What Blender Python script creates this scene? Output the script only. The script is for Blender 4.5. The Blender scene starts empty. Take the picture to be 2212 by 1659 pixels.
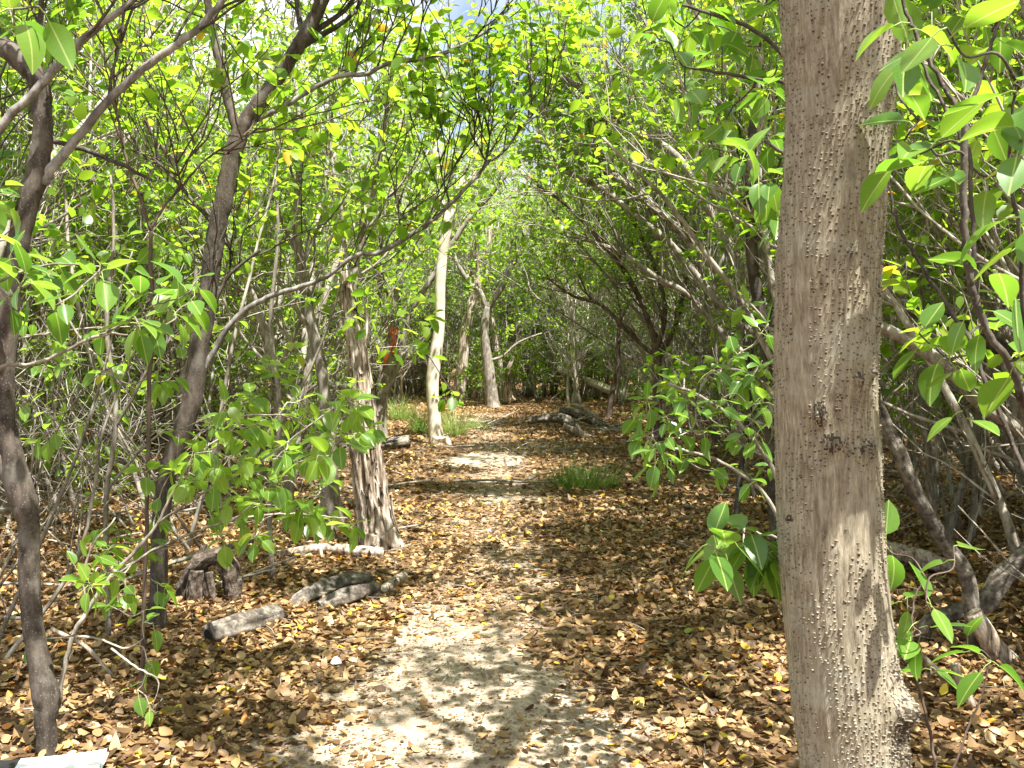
import bpy, math, random
import numpy as np
from mathutils import noise as mnoise, Vector

R = math.radians
scene = bpy.context.scene
C = scene.collection

# ------------------------------------------------------------------ camera, sky, sun, exposure
FPX = 2160.0            # focal length in pixels of a 2212 x 1659 view
HZ = 745.0              # row of the horizon in that view
CAMZ = 1.5
PITCH = math.atan((829.5 - HZ) / FPX)
cam_d = bpy.data.cameras.new("camera"); cam = bpy.data.objects.new("camera", cam_d); C.objects.link(cam)
cam.location = (0, 0, CAMZ); cam.rotation_euler = (math.pi / 2 - PITCH, 0, 0)
cam_d.sensor_width = 36.0; cam_d.lens = 36.0 * FPX / 2212.0
cam_d.clip_start = 0.05; cam_d.clip_end = 2000
scene.camera = cam

SUN_EL, SUN_AZ = R(66), R(141)     # azimuth measured from +Y towards +X
world = bpy.data.worlds.new("World"); scene.world = world; world.use_nodes = True
wn = world.node_tree.nodes; wl = world.node_tree.links
sky = wn.new("ShaderNodeTexSky"); sky.sky_type = 'NISHITA'; sky.sun_disc = False
sky.sun_elevation = SUN_EL; sky.sun_rotation = SUN_AZ; sky.dust_density = 2.0
bg = wn["Background"]; bg.inputs["Strength"].default_value = 0.065
tcw = wn.new("ShaderNodeTexCoord"); cn = wn.new("ShaderNodeTexNoise"); cn.inputs["Scale"].default_value = 2.6; cn.inputs["Detail"].default_value = 7
wl.new(tcw.outputs["Generated"], cn.inputs["Vector"])                # bright thin cloud over the blue
cr_ = wn.new("ShaderNodeValToRGB"); cr_.color_ramp.elements[0].position = .36; cr_.color_ramp.elements[1].position = .58; wl.new(cn.outputs["Fac"], cr_.inputs[0])
cm = wn.new("ShaderNodeMix"); cm.data_type = 'RGBA'; wl.new(cr_.outputs[0], cm.inputs[0]); wl.new(sky.outputs[0], cm.inputs[6]); cm.inputs[7].default_value = (8.2, 8.3, 8.5, 1)
wl.new(cm.outputs[2], bg.inputs[0])
sun_d = bpy.data.lights.new("sun", 'SUN'); sun_d.energy = 5.0; sun_d.angle = R(0.53); sun_d.color = (1.0, 0.97, 0.915)
sun = bpy.data.objects.new("sun", sun_d); C.objects.link(sun)
TOSUN = Vector((math.sin(SUN_AZ) * math.cos(SUN_EL), math.cos(SUN_AZ) * math.cos(SUN_EL), math.sin(SUN_EL)))
sun.rotation_euler = TOSUN.to_track_quat('Z', 'Y').to_euler()
scene.view_settings.view_transform = 'Standard'; scene.view_settings.look = 'None'
scene.view_settings.exposure = 1.82; scene.view_settings.gamma = 1.0
cy = scene.cycles
cy.max_bounces = 6; cy.diffuse_bounces = 3; cy.glossy_bounces = 2; cy.transmission_bounces = 4; cy.transparent_max_bounces = 4
cy.use_denoising = True; cy.caustics_reflective = False; cy.caustics_refractive = False
cy.sample_clamp_indirect = 6.0

# ------------------------------------------------------------------ geometry helpers
rng = np.random.default_rng(11)

def at(u, v, Y):
    """the point at depth Y seen at column u, row v of the 2212 x 1659 view"""
    x, z = (u - 1106.0) / FPX, (829.5 - v) / FPX
    c, s = math.cos(PITCH), math.sin(PITCH)
    dy, dz = c + z * s, z * c - s
    k = Y / dy
    return np.array((x * k, Y, CAMZ + dz * k))

def ghash(x, y):
    return mnoise.noise(Vector((x, y, 0.3)))

def gz(x, y):
    """height of the ground"""
    return 0.035 * ghash(x * 0.55, y * 0.55) + 0.012 * ghash(x * 2.3 + 9, y * 2.3) + 0.02 * min(abs(x + .15), 4.0) * .5

def norm(a):
    return a / (np.linalg.norm(a, axis=-1, keepdims=True) + 1e-12)

class Geo:
    """vertices, faces and face / vertex attributes of one mesh"""
    def __init__(s):
        s.V = []; s.F = []; s.tone = []; s.st = []; s.n = 0
    def add(s, V, Fs, tone=0.5, st=None):
        V = np.asarray(V, dtype=np.float32)
        for F in Fs:
            F = np.asarray(F, dtype=np.int32)
            s.F.append(F + s.n)
            t = np.broadcast_to(np.asarray(tone, dtype=np.float32), (len(F),)) if np.ndim(tone) == 0 else tone
            s.tone.append(np.asarray(t, dtype=np.float32))
        s.V.append(V); s.n += len(V)
        s.st.append(np.zeros((len(V), 3), np.float32) if st is None else np.asarray(st, np.float32))
    def mesh(s, name, mat, smooth=True):
        m = bpy.data.meshes.new(name)
        V = np.concatenate(s.V); m.vertices.add(len(V)); m.vertices.foreach_set("co", V.ravel())
        sizes = np.concatenate([np.full(len(F), F.shape[1], np.int32) for F in s.F])
        loops = np.concatenate([F.ravel() for F in s.F]).astype(np.int32)
        m.loops.add(len(loops)); m.loops.foreach_set("vertex_index", loops)
        m.polygons.add(len(sizes))
        m.polygons.foreach_set("loop_start", np.concatenate(([0], np.cumsum(sizes)[:-1])).astype(np.int32))
        a = m.attributes.new("tone", 'FLOAT', 'FACE'); a.data.foreach_set("value", np.concatenate(s.tone))
        b = m.attributes.new("st", 'FLOAT_VECTOR', 'POINT'); b.data.foreach_set("vector", np.concatenate(s.st).ravel())
        m.polygons.foreach_set("use_smooth", np.full(len(sizes), smooth))
        m.update(calc_edges=True)
        m.materials.append(mat)
        return m

def obj(name, geo, mat, parent=None, loc=None, smooth=True):
    m = geo if isinstance(geo, bpy.types.Mesh) else geo.mesh(name, mat, smooth)
    o = bpy.data.objects.new(name, m); C.objects.link(o)
    if parent: o.parent = parent
    if loc is not None: o.location = loc
    return o

def tag(o, label, cat, group=None, kind=None):
    if kind: o["kind"] = kind
    if label: o["label"] = label
    if cat: o["category"] = cat
    if group: o["group"] = group
    return o

def thing(name, label, cat, loc, group=None, rotz=0.0):
    o = bpy.data.objects.new(name, None); C.objects.link(o); o.empty_display_size = 0.1
    o.location = loc; o.rotation_euler = (0, 0, rotz)
    return tag(o, label, cat, group)

def spline(P, per=6):
    """Catmull-Rom through the rows of P (any number of columns)"""
    P = np.asarray(P, float)
    if len(P) < 3: 
        t = np.linspace(0, 1, per + 1)[:, None]; return P[0] * (1 - t) + P[1] * t
    Q = np.vstack((2 * P[0] - P[1], P, 2 * P[-1] - P[-2])); out = []
    t = np.linspace(0, 1, per, endpoint=False)[:, None]
    for i in range(1, len(Q) - 2):
        a, b, c, d = Q[i - 1], Q[i], Q[i + 1], Q[i + 2]
        out.append(0.5 * (2 * b + (c - a) * t + (2 * a - 5 * b + 4 * c - d) * t ** 2 + (3 * b - a - 3 * c + d) * t ** 3))
    out.append(Q[-2][None]); return np.vstack(out)

def frames(P):
    T = np.gradient(P, axis=0); T = norm(T)
    ref = np.array((0, 0, 1.0)) if abs(T[0, 2]) < 0.8 else np.array((1.0, 0, 0))
    u = np.cross(T[0], ref); u /= np.linalg.norm(u); U = [u]
    for i in range(1, len(P)):
        u = u - T[i] * np.dot(u, T[i]); u = u / (np.linalg.norm(u) + 1e-9); U.append(u)
    U = np.array(U); return T, U, np.cross(T, U)

def tube(g, P, r, sides=None, tone=0.5, rough=0.0, cap=True):
    P = np.asarray(P, float); r = np.asarray(r, float)
    if sides is None:
        m = r.max(); sides = 12 if m > .05 else 8 if m > .02 else 5 if m > .008 else 3
    n = len(P); T, U, W = frames(P)
    a = np.linspace(0, 2 * np.pi, sides, endpoint=False)
    rr = r[:, None] * np.ones(sides)
    if rough: rr = rr * (1 + rough * (rng.random((n, sides)) - .5))
    V = P[:, None] + rr[..., None] * (np.cos(a)[None, :, None] * U[:, None] + np.sin(a)[None, :, None] * W[:, None])
    i = np.arange(n - 1)[:, None] * sides; j = np.arange(sides)[None]; k = (j + 1) % sides
    F = np.stack((i + j, i + k, i + sides + k, i + sides + j), -1).reshape(-1, 4)
    Fs = [F]; V = V.reshape(-1, 3)
    st = np.zeros((len(V), 3)); st[:, 0] = np.tile(a, n); st[:, 1] = np.repeat(np.concatenate(([0], np.cumsum(np.linalg.norm(np.diff(P, axis=0), axis=1)))), sides)
    if cap:
        V = np.vstack((V, P[-1] + T[-1] * r[-1] * .5, P[0] - T[0] * r[0] * .3)); st = np.vstack((st, st[-1:], st[:1]))
        j = np.arange(sides); e = (n - 1) * sides
        Fs += [np.stack((e + j, e + (j + 1) % sides, np.full(sides, n * sides)), -1), np.stack(((j + 1) % sides, j, np.full(sides, n * sides + 1)), -1)]
    g.add(V, Fs, tone, st)

# --- leaves: templates of (s along, a across) stretched over each leaf
LOW = (np.array((0, .45, 1, .22, .62, .22, .62)), np.array((0, 0, 0, .85, .9, -.85, -.9)),
       [np.array(((0, 1, 4, 3), (1, 0, 5, 6))), np.array(((1, 2, 4), (2, 1, 6)))])
_s = np.array((0, .06, .18, .36, .56, .76, .92, 1)); _w = np.array((.03, .4, .82, 1.0, .95, .66, .24, .0)); _a = np.array((-1, -.55, 0, .55, 1))
HI = (np.repeat(_s, 5), (_w[:, None] * _a).ravel(),
      [np.array([(5 * i + j, 5 * i + j + 1, 5 * i + j + 6, 5 * i + j + 5) for i in range(7) for j in range(4)])])
_s3 = np.array((0, .2, .5, .8, 1)); _w3 = np.array((.1, .85, 1, .62, .0))
MID = (np.repeat(_s3, 3), (_w3[:, None] * np.array((-1, 0, 1))).ravel(),
       [np.array([(3 * i + j, 3 * i + j + 1, 3 * i + j + 4, 3 * i + j + 3) for i in range(4) for j in range(2)])])

def leaves(g, pos, d, nrm, L, W, curl, fold, tone, tpl=LOW, twist=None, jit=.06):
    """many leaves at once: base points, tip directions, upper-side normals"""
    s, a, Fs = tpl; N = len(pos); m = len(s)
    if N == 0: return
    d = norm(d); nrm = norm(nrm - d * np.sum(nrm * d, -1, keepdims=True)); side = np.cross(d, nrm)
    if jit: a = a[None] * (1 + rng.uniform(-jit, jit, (N, m)))
    else: a = np.broadcast_to(a, (N, m))
    L, W, curl, fold = (np.broadcast_to(np.asarray(q, float), (N,)) for q in (L, W, curl, fold))
    up = fold[:, None] * (W[:, None] * np.abs(a)) - (curl * L)[:, None] * (s ** 2)[None]
    if twist is not None: up = up + (twist * W)[:, None] * (a * s[None])
    V = pos[:, None] + (L[:, None] * s)[..., None] * d[:, None] + (W[:, None] * a)[..., None] * side[:, None] + up[..., None] * nrm[:, None]
    st = np.zeros((N, m, 3)); st[..., 0] = a; st[..., 1] = s; st[..., 2] = np.asarray(tone)[:, None] if np.ndim(tone) else tone
    off = (np.arange(N) * m)[:, None, None]
    tone = np.broadcast_to(tone, (N,))
    g.n0 = g.n
    Fl = [(F[None] + off).reshape(-1, F.shape[1]) for F in Fs]
    V = V.reshape(-1, 3)
    base = g.n
    for F, F0 in zip(Fl, Fs):
        g.F.append((F + base).astype(np.int32)); g.tone.append(np.repeat(tone, len(F0)).astype(np.float32))
    g.V.append(V.astype(np.float32)); g.st.append(st.reshape(-1, 3).astype(np.float32)); g.n += len(V)

# ------------------------------------------------------------------ materials
def mat(name):
    m = bpy.data.materials.new(name); m.use_nodes = True
    nt = m.node_tree; p = nt.nodes["Principled BSDF"]; p.inputs["Specular IOR Level"].default_value = 0.3
    return m, nt, p
def ramp(nt, fac, stops, interp='LINEAR'):
    r = nt.nodes.new("ShaderNodeValToRGB"); cr = r.color_ramp; cr.interpolation = interp
    while len(cr.elements) > 1: cr.elements.remove(cr.elements[-1])
    cr.elements[0].position = stops[0][0]; cr.elements[0].color = (*stops[0][1], 1)
    for p, c in stops[1:]: e = cr.elements.new(p); e.color = (*c, 1)
    nt.links.new(fac, r.inputs[0]); return r.outputs[0]
def attr(nt, name):
    a = nt.nodes.new("ShaderNodeAttribute"); a.attribute_name = name; return a
def tex(nt, scale, detail=5, rough=.6, vec=None, stretch=None):
    n = nt.nodes.new("ShaderNodeTexNoise"); n.inputs["Scale"].default_value = scale; n.inputs["Detail"].default_value = detail; n.inputs["Roughness"].default_value = rough
    if vec is None:
        tc = nt.nodes.new("ShaderNodeTexCoord"); vec = tc.outputs["Object"]
    if stretch:
        mp = nt.nodes.new("ShaderNodeMapping"); mp.inputs["Scale"].default_value = stretch; nt.links.new(vec, mp.inputs[0]); vec = mp.outputs[0]
    nt.links.new(vec, n.inputs["Vector"]); return n.outputs["Fac"]
def mix(nt, fac, a, b, mode='MIX'):
    n = nt.nodes.new("ShaderNodeMix"); n.data_type = 'RGBA'; n.blend_type = mode
    for i, q in ((0, fac), (6, a), (7, b)):
        if isinstance(q, (int, float)): n.inputs[i].default_value = q
        elif isinstance(q, tuple): n.inputs[i].default_value = (*q, 1)
        else: nt.links.new(q, n.inputs[i])
    return n.outputs[2]
def mth(nt, op, a, b=0.0):
    n = nt.nodes.new("ShaderNodeMath"); n.operation = op
    for i, q in enumerate((a, b)):
        if isinstance(q, (int, float)): n.inputs[i].default_value = q
        else: nt.links.new(q, n.inputs[i])
    return n.outputs[0]
def bump(nt, p, h, strength=.5, dist=.01):
    b = nt.nodes.new("ShaderNodeBump"); b.inputs["Strength"].default_value = strength; b.inputs["Distance"].default_value = dist
    nt.links.new(h, b.inputs["Height"]); nt.links.new(b.outputs[0], p.inputs["Normal"])

def bark(name, dark, midc, light, scale=14, stretch=(1, 1, .25), rough=.85, bs=.7, bd=.008, spots=None, instance=False, lichen=None):
    m, nt, p = mat(name)
    n1 = tex(nt, scale, 6, .65, stretch=stretch); n2 = tex(nt, 2.2, 3, .5)
    f = mth(nt, 'ADD', mth(nt, 'MULTIPLY', n1, .7), mth(nt, 'MULTIPLY', n2, .35))
    col = ramp(nt, f, [(.38, dark), (.5, midc), (.64, light)])
    if instance:
        oi = nt.nodes.new("ShaderNodeObjectInfo")
        col = mix(nt, mth(nt, 'MULTIPLY', oi.outputs["Random"], .45), col, (dark[0] * .8, dark[1] * .75, dark[2] * .72))
    if lichen:
        col = mix(nt, ramp(nt, tex(nt, 7, 6, .7), [(.52, (0, 0, 0)), (.64, (.7, .7, .7))]), col, lichen)
    if spots:
        v = nt.nodes.new("ShaderNodeTexVoronoi"); v.inputs["Scale"].default_value = spots[0]
        tc = nt.nodes.new("ShaderNodeTexCoord"); nt.links.new(tc.outputs["Object"], v.inputs["Vector"])
        col = mix(nt, ramp(nt, v.outputs["Distance"], [(.12, (1, 1, 1)), (.3, (0, 0, 0))]), col, spots[1])
    nt.links.new(col, p.inputs["Base Color"]); p.inputs["Roughness"].default_value = rough
    bump(nt, p, n1, bs, bd); return m

def leafmat(name, stops, trans, tmix=.42, rough=.38, vein=False, spec=.4):
    m, nt, p = mat(name)
    t = attr(nt, "tone").outputs["Fac"]
    col = ramp(nt, t, stops); tcol = ramp(nt, t, trans)
    if vein:
        sp = nt.nodes.new("ShaderNodeSeparateXYZ"); nt.links.new(attr(nt, "st").outputs["Vector"], sp.inputs[0])
        ax = mth(nt, 'ABSOLUTE', sp.outputs[0])
        k = ramp(nt, ax, [(.03, (1, 1, 1)), (.075, (0, 0, 0))])
        # side veins
        w = mth(nt, 'SINE', mth(nt, 'MULTIPLY', mth(nt, 'SUBTRACT', sp.outputs[1], mth(nt, 'MULTIPLY', ax, .22)), 75.0))
        kv = mth(nt, 'MULTIPLY', ramp(nt, w, [(.9, (0, 0, 0)), (1, (1, 1, 1))]), .22)
        col = mix(nt, k, mix(nt, kv, col, (.34, .45, .12)), (.38, .48, .14)); tcol = mix(nt, k, tcol, (.5, .62, .16))
        sp_ = tex(nt, 95, 2, .5); n = tex(nt, 60, 3); col = mix(nt, ramp(nt, sp_, [(.70, (0, 0, 0)), (.74, (.8, .8, .8))]), col, (.12, .085, .03)); col = mix(nt, .25, col, mix(nt, n, (.02, .05, .01), (.2, .32, .06)))
    nt.links.new(col, p.inputs["Base Color"]); p.inputs["Roughness"].default_value = rough; p.inputs["Specular IOR Level"].default_value = spec
    tr = nt.nodes.new("ShaderNodeBsdfTranslucent"); nt.links.new(tcol, tr.inputs[0])
    ms = nt.nodes.new("ShaderNodeMixShader"); ms.inputs[0].default_value = tmix
    nt.links.new(p.outputs[0], ms.inputs[1]); nt.links.new(tr.outputs[0], ms.inputs[2])
    nt.links.new(ms.outputs[0], nt.nodes["Material Output"].inputs[0])
    return m

M = {}
M['leaf'] = leafmat("canopy_leaf", [(0, (.05, .115, .014)), (.5, (.105, .185, .017)), (.93, (.19, .26, .025)), (.96, (.42, .33, .03)), (1, (.5, .22, .03))],
                    [(0, (.20, .40, .022)), (.5, (.36, .59, .028)), (.93, (.54, .71, .045)), (.96, (.78, .52, .04)), (1, (.7, .3, .03))], .55)
M['shrub'] = leafmat("shrub_leaf", [(0, (.04, .11, .02)), (.5, (.08, .19, .025)), (.95, (.16, .27, .035)), (1, (.4, .36, .03))],
                     [(0, (.11, .29, .025)), (.5, (.23, .46, .03)), (.95, (.42, .64, .045)), (1, (.7, .55, .04))], .42, .3, vein=True, spec=.5)
M['bright'] = leafmat("sunlit_tint_shrub_leaf", [(0, (.05, .13, .02)), (.5, (.10, .21, .025)), (.95, (.18, .28, .035)), (1, (.4, .36, .03))],
                     [(0, (.22, .45, .03)), (.5, (.38, .62, .04)), (.95, (.55, .74, .06)), (1, (.7, .55, .04))], .48, .3, vein=True, spec=.5)  # lighter copy of the shrub leaf, sunlight put into its colour
M['grass'] = leafmat("grass_blade", [(0, (.06, .13, .02)), (.6, (.13, .24, .04)), (.85, (.2, .3, .06)), (1, (.4, .34, .16))],
                     [(0, (.15, .3, .03)), (.6, (.3, .46, .06)), (1, (.5, .45, .2))], .35, .45)
M['litter'] = leafmat("dry_leaf", [(0, (.055, .034, .019)), (.3, (.125, .074, .034)), (.55, (.27, .165, .07)), (.78, (.43, .29, .138)), (.9, (.53, .39, .215)), (.945, (.45, .17, .035)), (.97, (.62, .40, .04)), (.99, (.66, .5, .05)), (1, (.16, .26, .04))],
                      [(0, (.14, .06, .02)), (.5, (.36, .17, .05)), (.9, (.5, .28, .09)), (1, (.6, .45, .05))], .18, .5, spec=.35)
M['thicket'] = bark("thicket_bark", (.075, .062, .045), (.22, .19, .148), (.44, .40, .335), 24, instance=True, spots=(70, (.34, .31, .26)), lichen=(.36, .34, .29))
M['palestem'] = bark("pale_stem_bark", (.17, .145, .11), (.40, .355, .29), (.62, .575, .50), 20, instance=True)
M['shadedbark'] = bark("dark_shaded_bark", (.02, .015, .011), (.05, .039, .029), (.11, .09, .07), 26, (1, 1, .35), spots=(85, (.13, .115, .095)), lichen=(.13, .12, .1))  # bark darkened: the shade on the dark trees is put into the colour
M['redbark'] = bark("red_brown_bark", (.04, .027, .02), (.088, .06, .045), (.17, .125, .10), 20)
M['silver'] = bark("silver_bark", (.05, .045, .04), (.14, .128, .113), (.33, .31, .28), 22, (1, 1, .5))
M['pale'] = bark("pale_smooth_bark", (.36, .30, .22), (.56, .49, .385), (.70, .64, .53), 9, (1, 1, .5), bs=.3)
M['dead'] = bark("weathered_dead_wood", (.03, .019, .012), (.28, .215, .155), (.62, .55, .465), 32, (1, 1, .10), bs=1.0, bd=.02)
M['log'] = bark("log_bark", (.022, .017, .013), (.085, .07, .055), (.25, .22, .18), 22, (1, 1, 1), bs=1.0, bd=.012)

M['stump'] = bark("rotten_stump", (.02, .014, .01), (.07, .052, .038), (.22, .18, .14), 24, (1, 1, 1), bs=1.0, bd=.015)
# big trunk bark: fine vertical fibres, dark flecks, grey-white bands
m, nt, p = mat("warty_bark")
fib = tex(nt, 110, 6, .75, stretch=(1, 1, .16)); band = tex(nt, 7, 4, .6, stretch=(.6, .6, 1.5)); blot = tex(nt, 16, 5, .7)
c1 = ramp(nt, fib, [(.32, (.11, .088, .055)), (.5, (.245, .210, .145)), (.66, (.385, .345, .255))])
c2 = mix(nt, ramp(nt, band, [(.50, (0, 0, 0)), (.70, (.6, .6, .6))]), c1, (.36, .35, .28))
c2 = mix(nt, ramp(nt, blot, [(.60, (0, 0, 0)), (.72, (.7, .7, .7))]), c2, (.13, .105, .08))
tn = attr(nt, "tone").outputs["Fac"]
c3 = mix(nt, ramp(nt, tn, [(.6, (0, 0, 0)), (.8, (1, 1, 1))]), c2, (.36, .30, .21))
c3 = mix(nt, ramp(nt, tn, [(.1, (1, 1, 1)), (.3, (0, 0, 0))]), c3, (.05, .037, .025))
nt.links.new(c3, p.inputs["Base Color"]); p.inputs["Roughness"].default_value = .62
bump(nt, p, fib, .8, .006); M['warty'] = m

m, nt, p = mat("sandy_soil")
sd = attr(nt, "st"); sp = nt.nodes.new("ShaderNodeSeparateXYZ"); nt.links.new(sd.outputs["Vector"], sp.inputs[0])
n1 = tex(nt, 3.2, 6, .7); n2 = tex(nt, 55, 4, .75); n3 = tex(nt, 190, 3, .8)
sand = ramp(nt, n2, [(.3, (.24, .18, .12)), (.46, (.51, .415, .305)), (.6, (.66, .56, .435))])
sand = mix(nt, ramp(nt, n3, [(.53, (0, 0, 0)), (.63, (.85, .85, .85))]), sand, (.2, .135, .085))
n4 = tex(nt, 7, 6, .75)
sand = mix(nt, ramp(nt, n4, [(.46, (0, 0, 0)), (.60, (.75, .75, .75))]), sand, mix(nt, n3, (.12, .08, .05), (.33, .25, .175)))
soil = ramp(nt, n2, [(.3, (.045, .028, .017)), (.5, (.13, .08, .045)), (.66, (.28, .175, .095))])
soil = mix(nt, n3, soil, (.2, .12, .06))
k = mth(nt, 'ADD', sp.outputs[0], mth(nt, 'MULTIPLY', mth(nt, 'SUBTRACT', n1, .5), .9))
col = mix(nt, ramp(nt, k, [(.3, (0, 0, 0)), (.62, (1, 1, 1))]), soil, sand)
nt.links.new(col, p.inputs["Base Color"]); p.inputs["Roughness"].default_value = .95; p.inputs["Specular IOR Level"].default_value = .1
bump(nt, p, mth(nt, 'ADD', n2, mth(nt, 'MULTIPLY', n3, .5)), .9, .02); M['ground'] = m

def plain(name, c, rough=.6):
    m, nt, p = mat(name); n = tex(nt, 30, 4)
    nt.links.new(mix(nt, n, tuple(q * .85 for q in c), tuple(min(1, q * 1.1) for q in c)), p.inputs["Base Color"]); p.inputs["Roughness"].default_value = rough; return m
M['paper'] = plain("white_paper", (.82, .83, .84), .5); M['black'] = plain("black_cover", (.02, .02, .022), .4)
M['paint'] = plain("orange_paint", (.75, .13, .04), .5); M['shell'] = plain("white_shell", (.8, .78, .72), .4)
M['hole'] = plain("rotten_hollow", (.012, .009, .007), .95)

# ------------------------------------------------------------------ ground
def patch(x, y):
    """how much bare sand shows at (x, y): 0..1"""
    e = .10 * ghash(x * 3.1, y * 3.1 + 5) + .05 * ghash(x * 9, y * 9)
    l = np.interp(y, (2.5, 3.6, 4.3, 5.5, 6.3), (-1.1, -1.02, -.93, -.74, -.5)); r = np.interp(y, (2.5, 3.6, 4.3, 4.95, 5.6, 6.3), (.78, .7, .52, .18, -.1, -.4))
    a = min(x - l, r - x) / .34 + e * 5
    a = max(0, min(1, a)) * (1 if y < 6.3 else 0)
    def ell(cx, cy, rx, ry): return max(0, min(1, (1 - math.hypot((x - cx) / rx, (y - cy) / ry)) * 2 + e * 3))
    px = np.interp(y, (3, 8, 13, 19, 26), (-.15, -.1, -.2, -.55, -.9))
    strip = max(0, min(1, (1 - abs(x - px) / .85) * 1.1 + e * 4)) * .54 * (1 if y < 22 else 0) if y > 5 else 0
    return max(a, strip, .8 * ell(-.35, 12.9, .8, 1.1), .9 * ell(-.75, 19.3, .55, 1.2), .45 * ell(-.35, 8.6, .45, 1.5), .6 * ell(.45, 14.6, .45, .7))
def axis(lim, near, step):
    a = list(np.arange(-near, near + 1e-6, step)); s = step
    while a[-1] < lim: s *= 1.35; a.append(a[-1] + s)
    return np.array([-q for q in a[:0:-1] if q > near] + a)
xs = axis(420, 3.0, .045); ys = axis(420, 8.5, .055) + 9.0
XX, YY = np.meshgrid(xs, ys); n = XX.size
Vg = np.zeros((n, 3)); stg = np.zeros((n, 3)); Vg[:, 0] = XX.ravel(); Vg[:, 1] = YY.ravel()
for i in range(n):
    x, y = Vg[i, 0], Vg[i, 1]
    Vg[i, 2] = gz(x, y)
    if abs(x) < 2.0 and 2 < y < 22: 
        stg[i, 0] = patch(x, y); Vg[i, 2] += (.010 * ghash(x * 6, y * 6) + .007 * ghash(x * 14, y * 14)) * stg[i, 0]
nx = len(xs); ii, jj = np.meshgrid(np.arange(nx - 1), np.arange(len(ys) - 1)); q = (jj * nx + ii).ravel()
g = Geo(); g.add(Vg, [np.stack((q, q + 1, q + nx + 1, q + nx), -1)], .5, stg)
tag(obj("ground", g, M['ground']), "sandy forest floor along the trail", "ground", kind="structure")

# ------------------------------------------------------------------ fallen leaf litter
def litter():
    g = Geo()
    def batch(N, y0, y1, hw, tpl, Ls, crumbs=False):
        y = np.sqrt(rng.uniform(y0 ** 2, y1 ** 2, N)); x = rng.uniform(-1, 1, N) * (hw + .56 * y)
        keep = np.ones(N, bool); z = np.zeros(N)
        for i in range(N):
            c = patch(x[i], y[i]) if abs(x[i]) < 2.0 else 0
            if rng.random() < c * (.15 if crumbs else .84) + .30 * (ghash(x[i] * 1.3, y[i] * 1.3 + 40) > .2): keep[i] = False
            else: z[i] = gz(x[i], y[i])
        x, y, z = x[keep], y[keep], z[keep]; n = len(x)
        on = np.exp(-((x + .2) / .9) ** 2)                            # trodden flatter along the path
        th = rng.uniform(0, 2 * np.pi, n)
        tilt = (rng.normal(0, .34, n)) * (1 - .6 * on)
        d = np.stack((np.cos(th) * np.cos(tilt), np.sin(th) * np.cos(tilt), np.sin(tilt)), -1)
        nr = np.stack((rng.normal(0, .32, n) * (1 - .5 * on), rng.normal(0, .32, n) * (1 - .5 * on), np.where(rng.random(n) < .5, 1, -1.0)), -1)
        L = rng.uniform(*Ls, n) * rng.uniform(.75, 1.1, n); W = L * rng.uniform(.27, .42, n)
        if crumbs: W = L * rng.uniform(.15, .6, n)
        pos = np.stack((x, y, z + .003 + rng.random(n) ** 2 * (.008 if crumbs else .03) * (1 - .6 * on)), -1) - d * (L / 2)[:, None]
        pos[:, 2] = np.maximum(pos[:, 2], z + .002)
        flat = rng.random(n) < .45
        curl = np.where(flat, rng.normal(.0, .10, n), rng.normal(.12, .38, n)); fold = np.where(flat, rng.uniform(-.05, .2, n), rng.uniform(-.2, 1.0, n))
        tone = np.clip(rng.beta(1.9, 1.9, n) * .93, 0, .93); sp = rng.random(n)
        if not crumbs:
            tone[sp < .05] = rng.uniform(.935, .96, (sp < .05).sum()); tone[sp < .02] = rng.uniform(.965, .992, (sp < .02).sum()); tone[sp < .002] = 1
        leaves(g, pos, d, nr, L, W, curl, fold, tone, tpl, rng.normal(0, .4, n), .10)
    batch(84000, 2.2, 9.5, 1.2, MID, (.034, .064))
    batch(90000, 2.2, 8.0, 1.0, LOW, (.008, .024), True)
    batch(110000, 9.0, 24, 2.0, LOW, (.045, .078))
    batch(26000, 23, 44, 3.0, LOW, (.09, .15))
    return g
tag(obj("leaf_litter", litter(), M['litter']), "brown and yellow fallen leaves covering the forest floor", "leaf litter", kind="stuff")

# ------------------------------------------------------------------ trees
def bend(start, d, L, n, wig, up, lrng):
    """a wandering polyline from start: up > 0 curves to the sky"""
    d = np.array(d, float); d /= np.linalg.norm(d); P = [np.array(start, float)]; st = L / n
    for i in range(n):
        d = d + lrng.normal(0, wig, 3) + np.array((0, 0, up)); d /= np.linalg.norm(d)
        P.append(P[-1] + d * st)
    return np.array(P)

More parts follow.
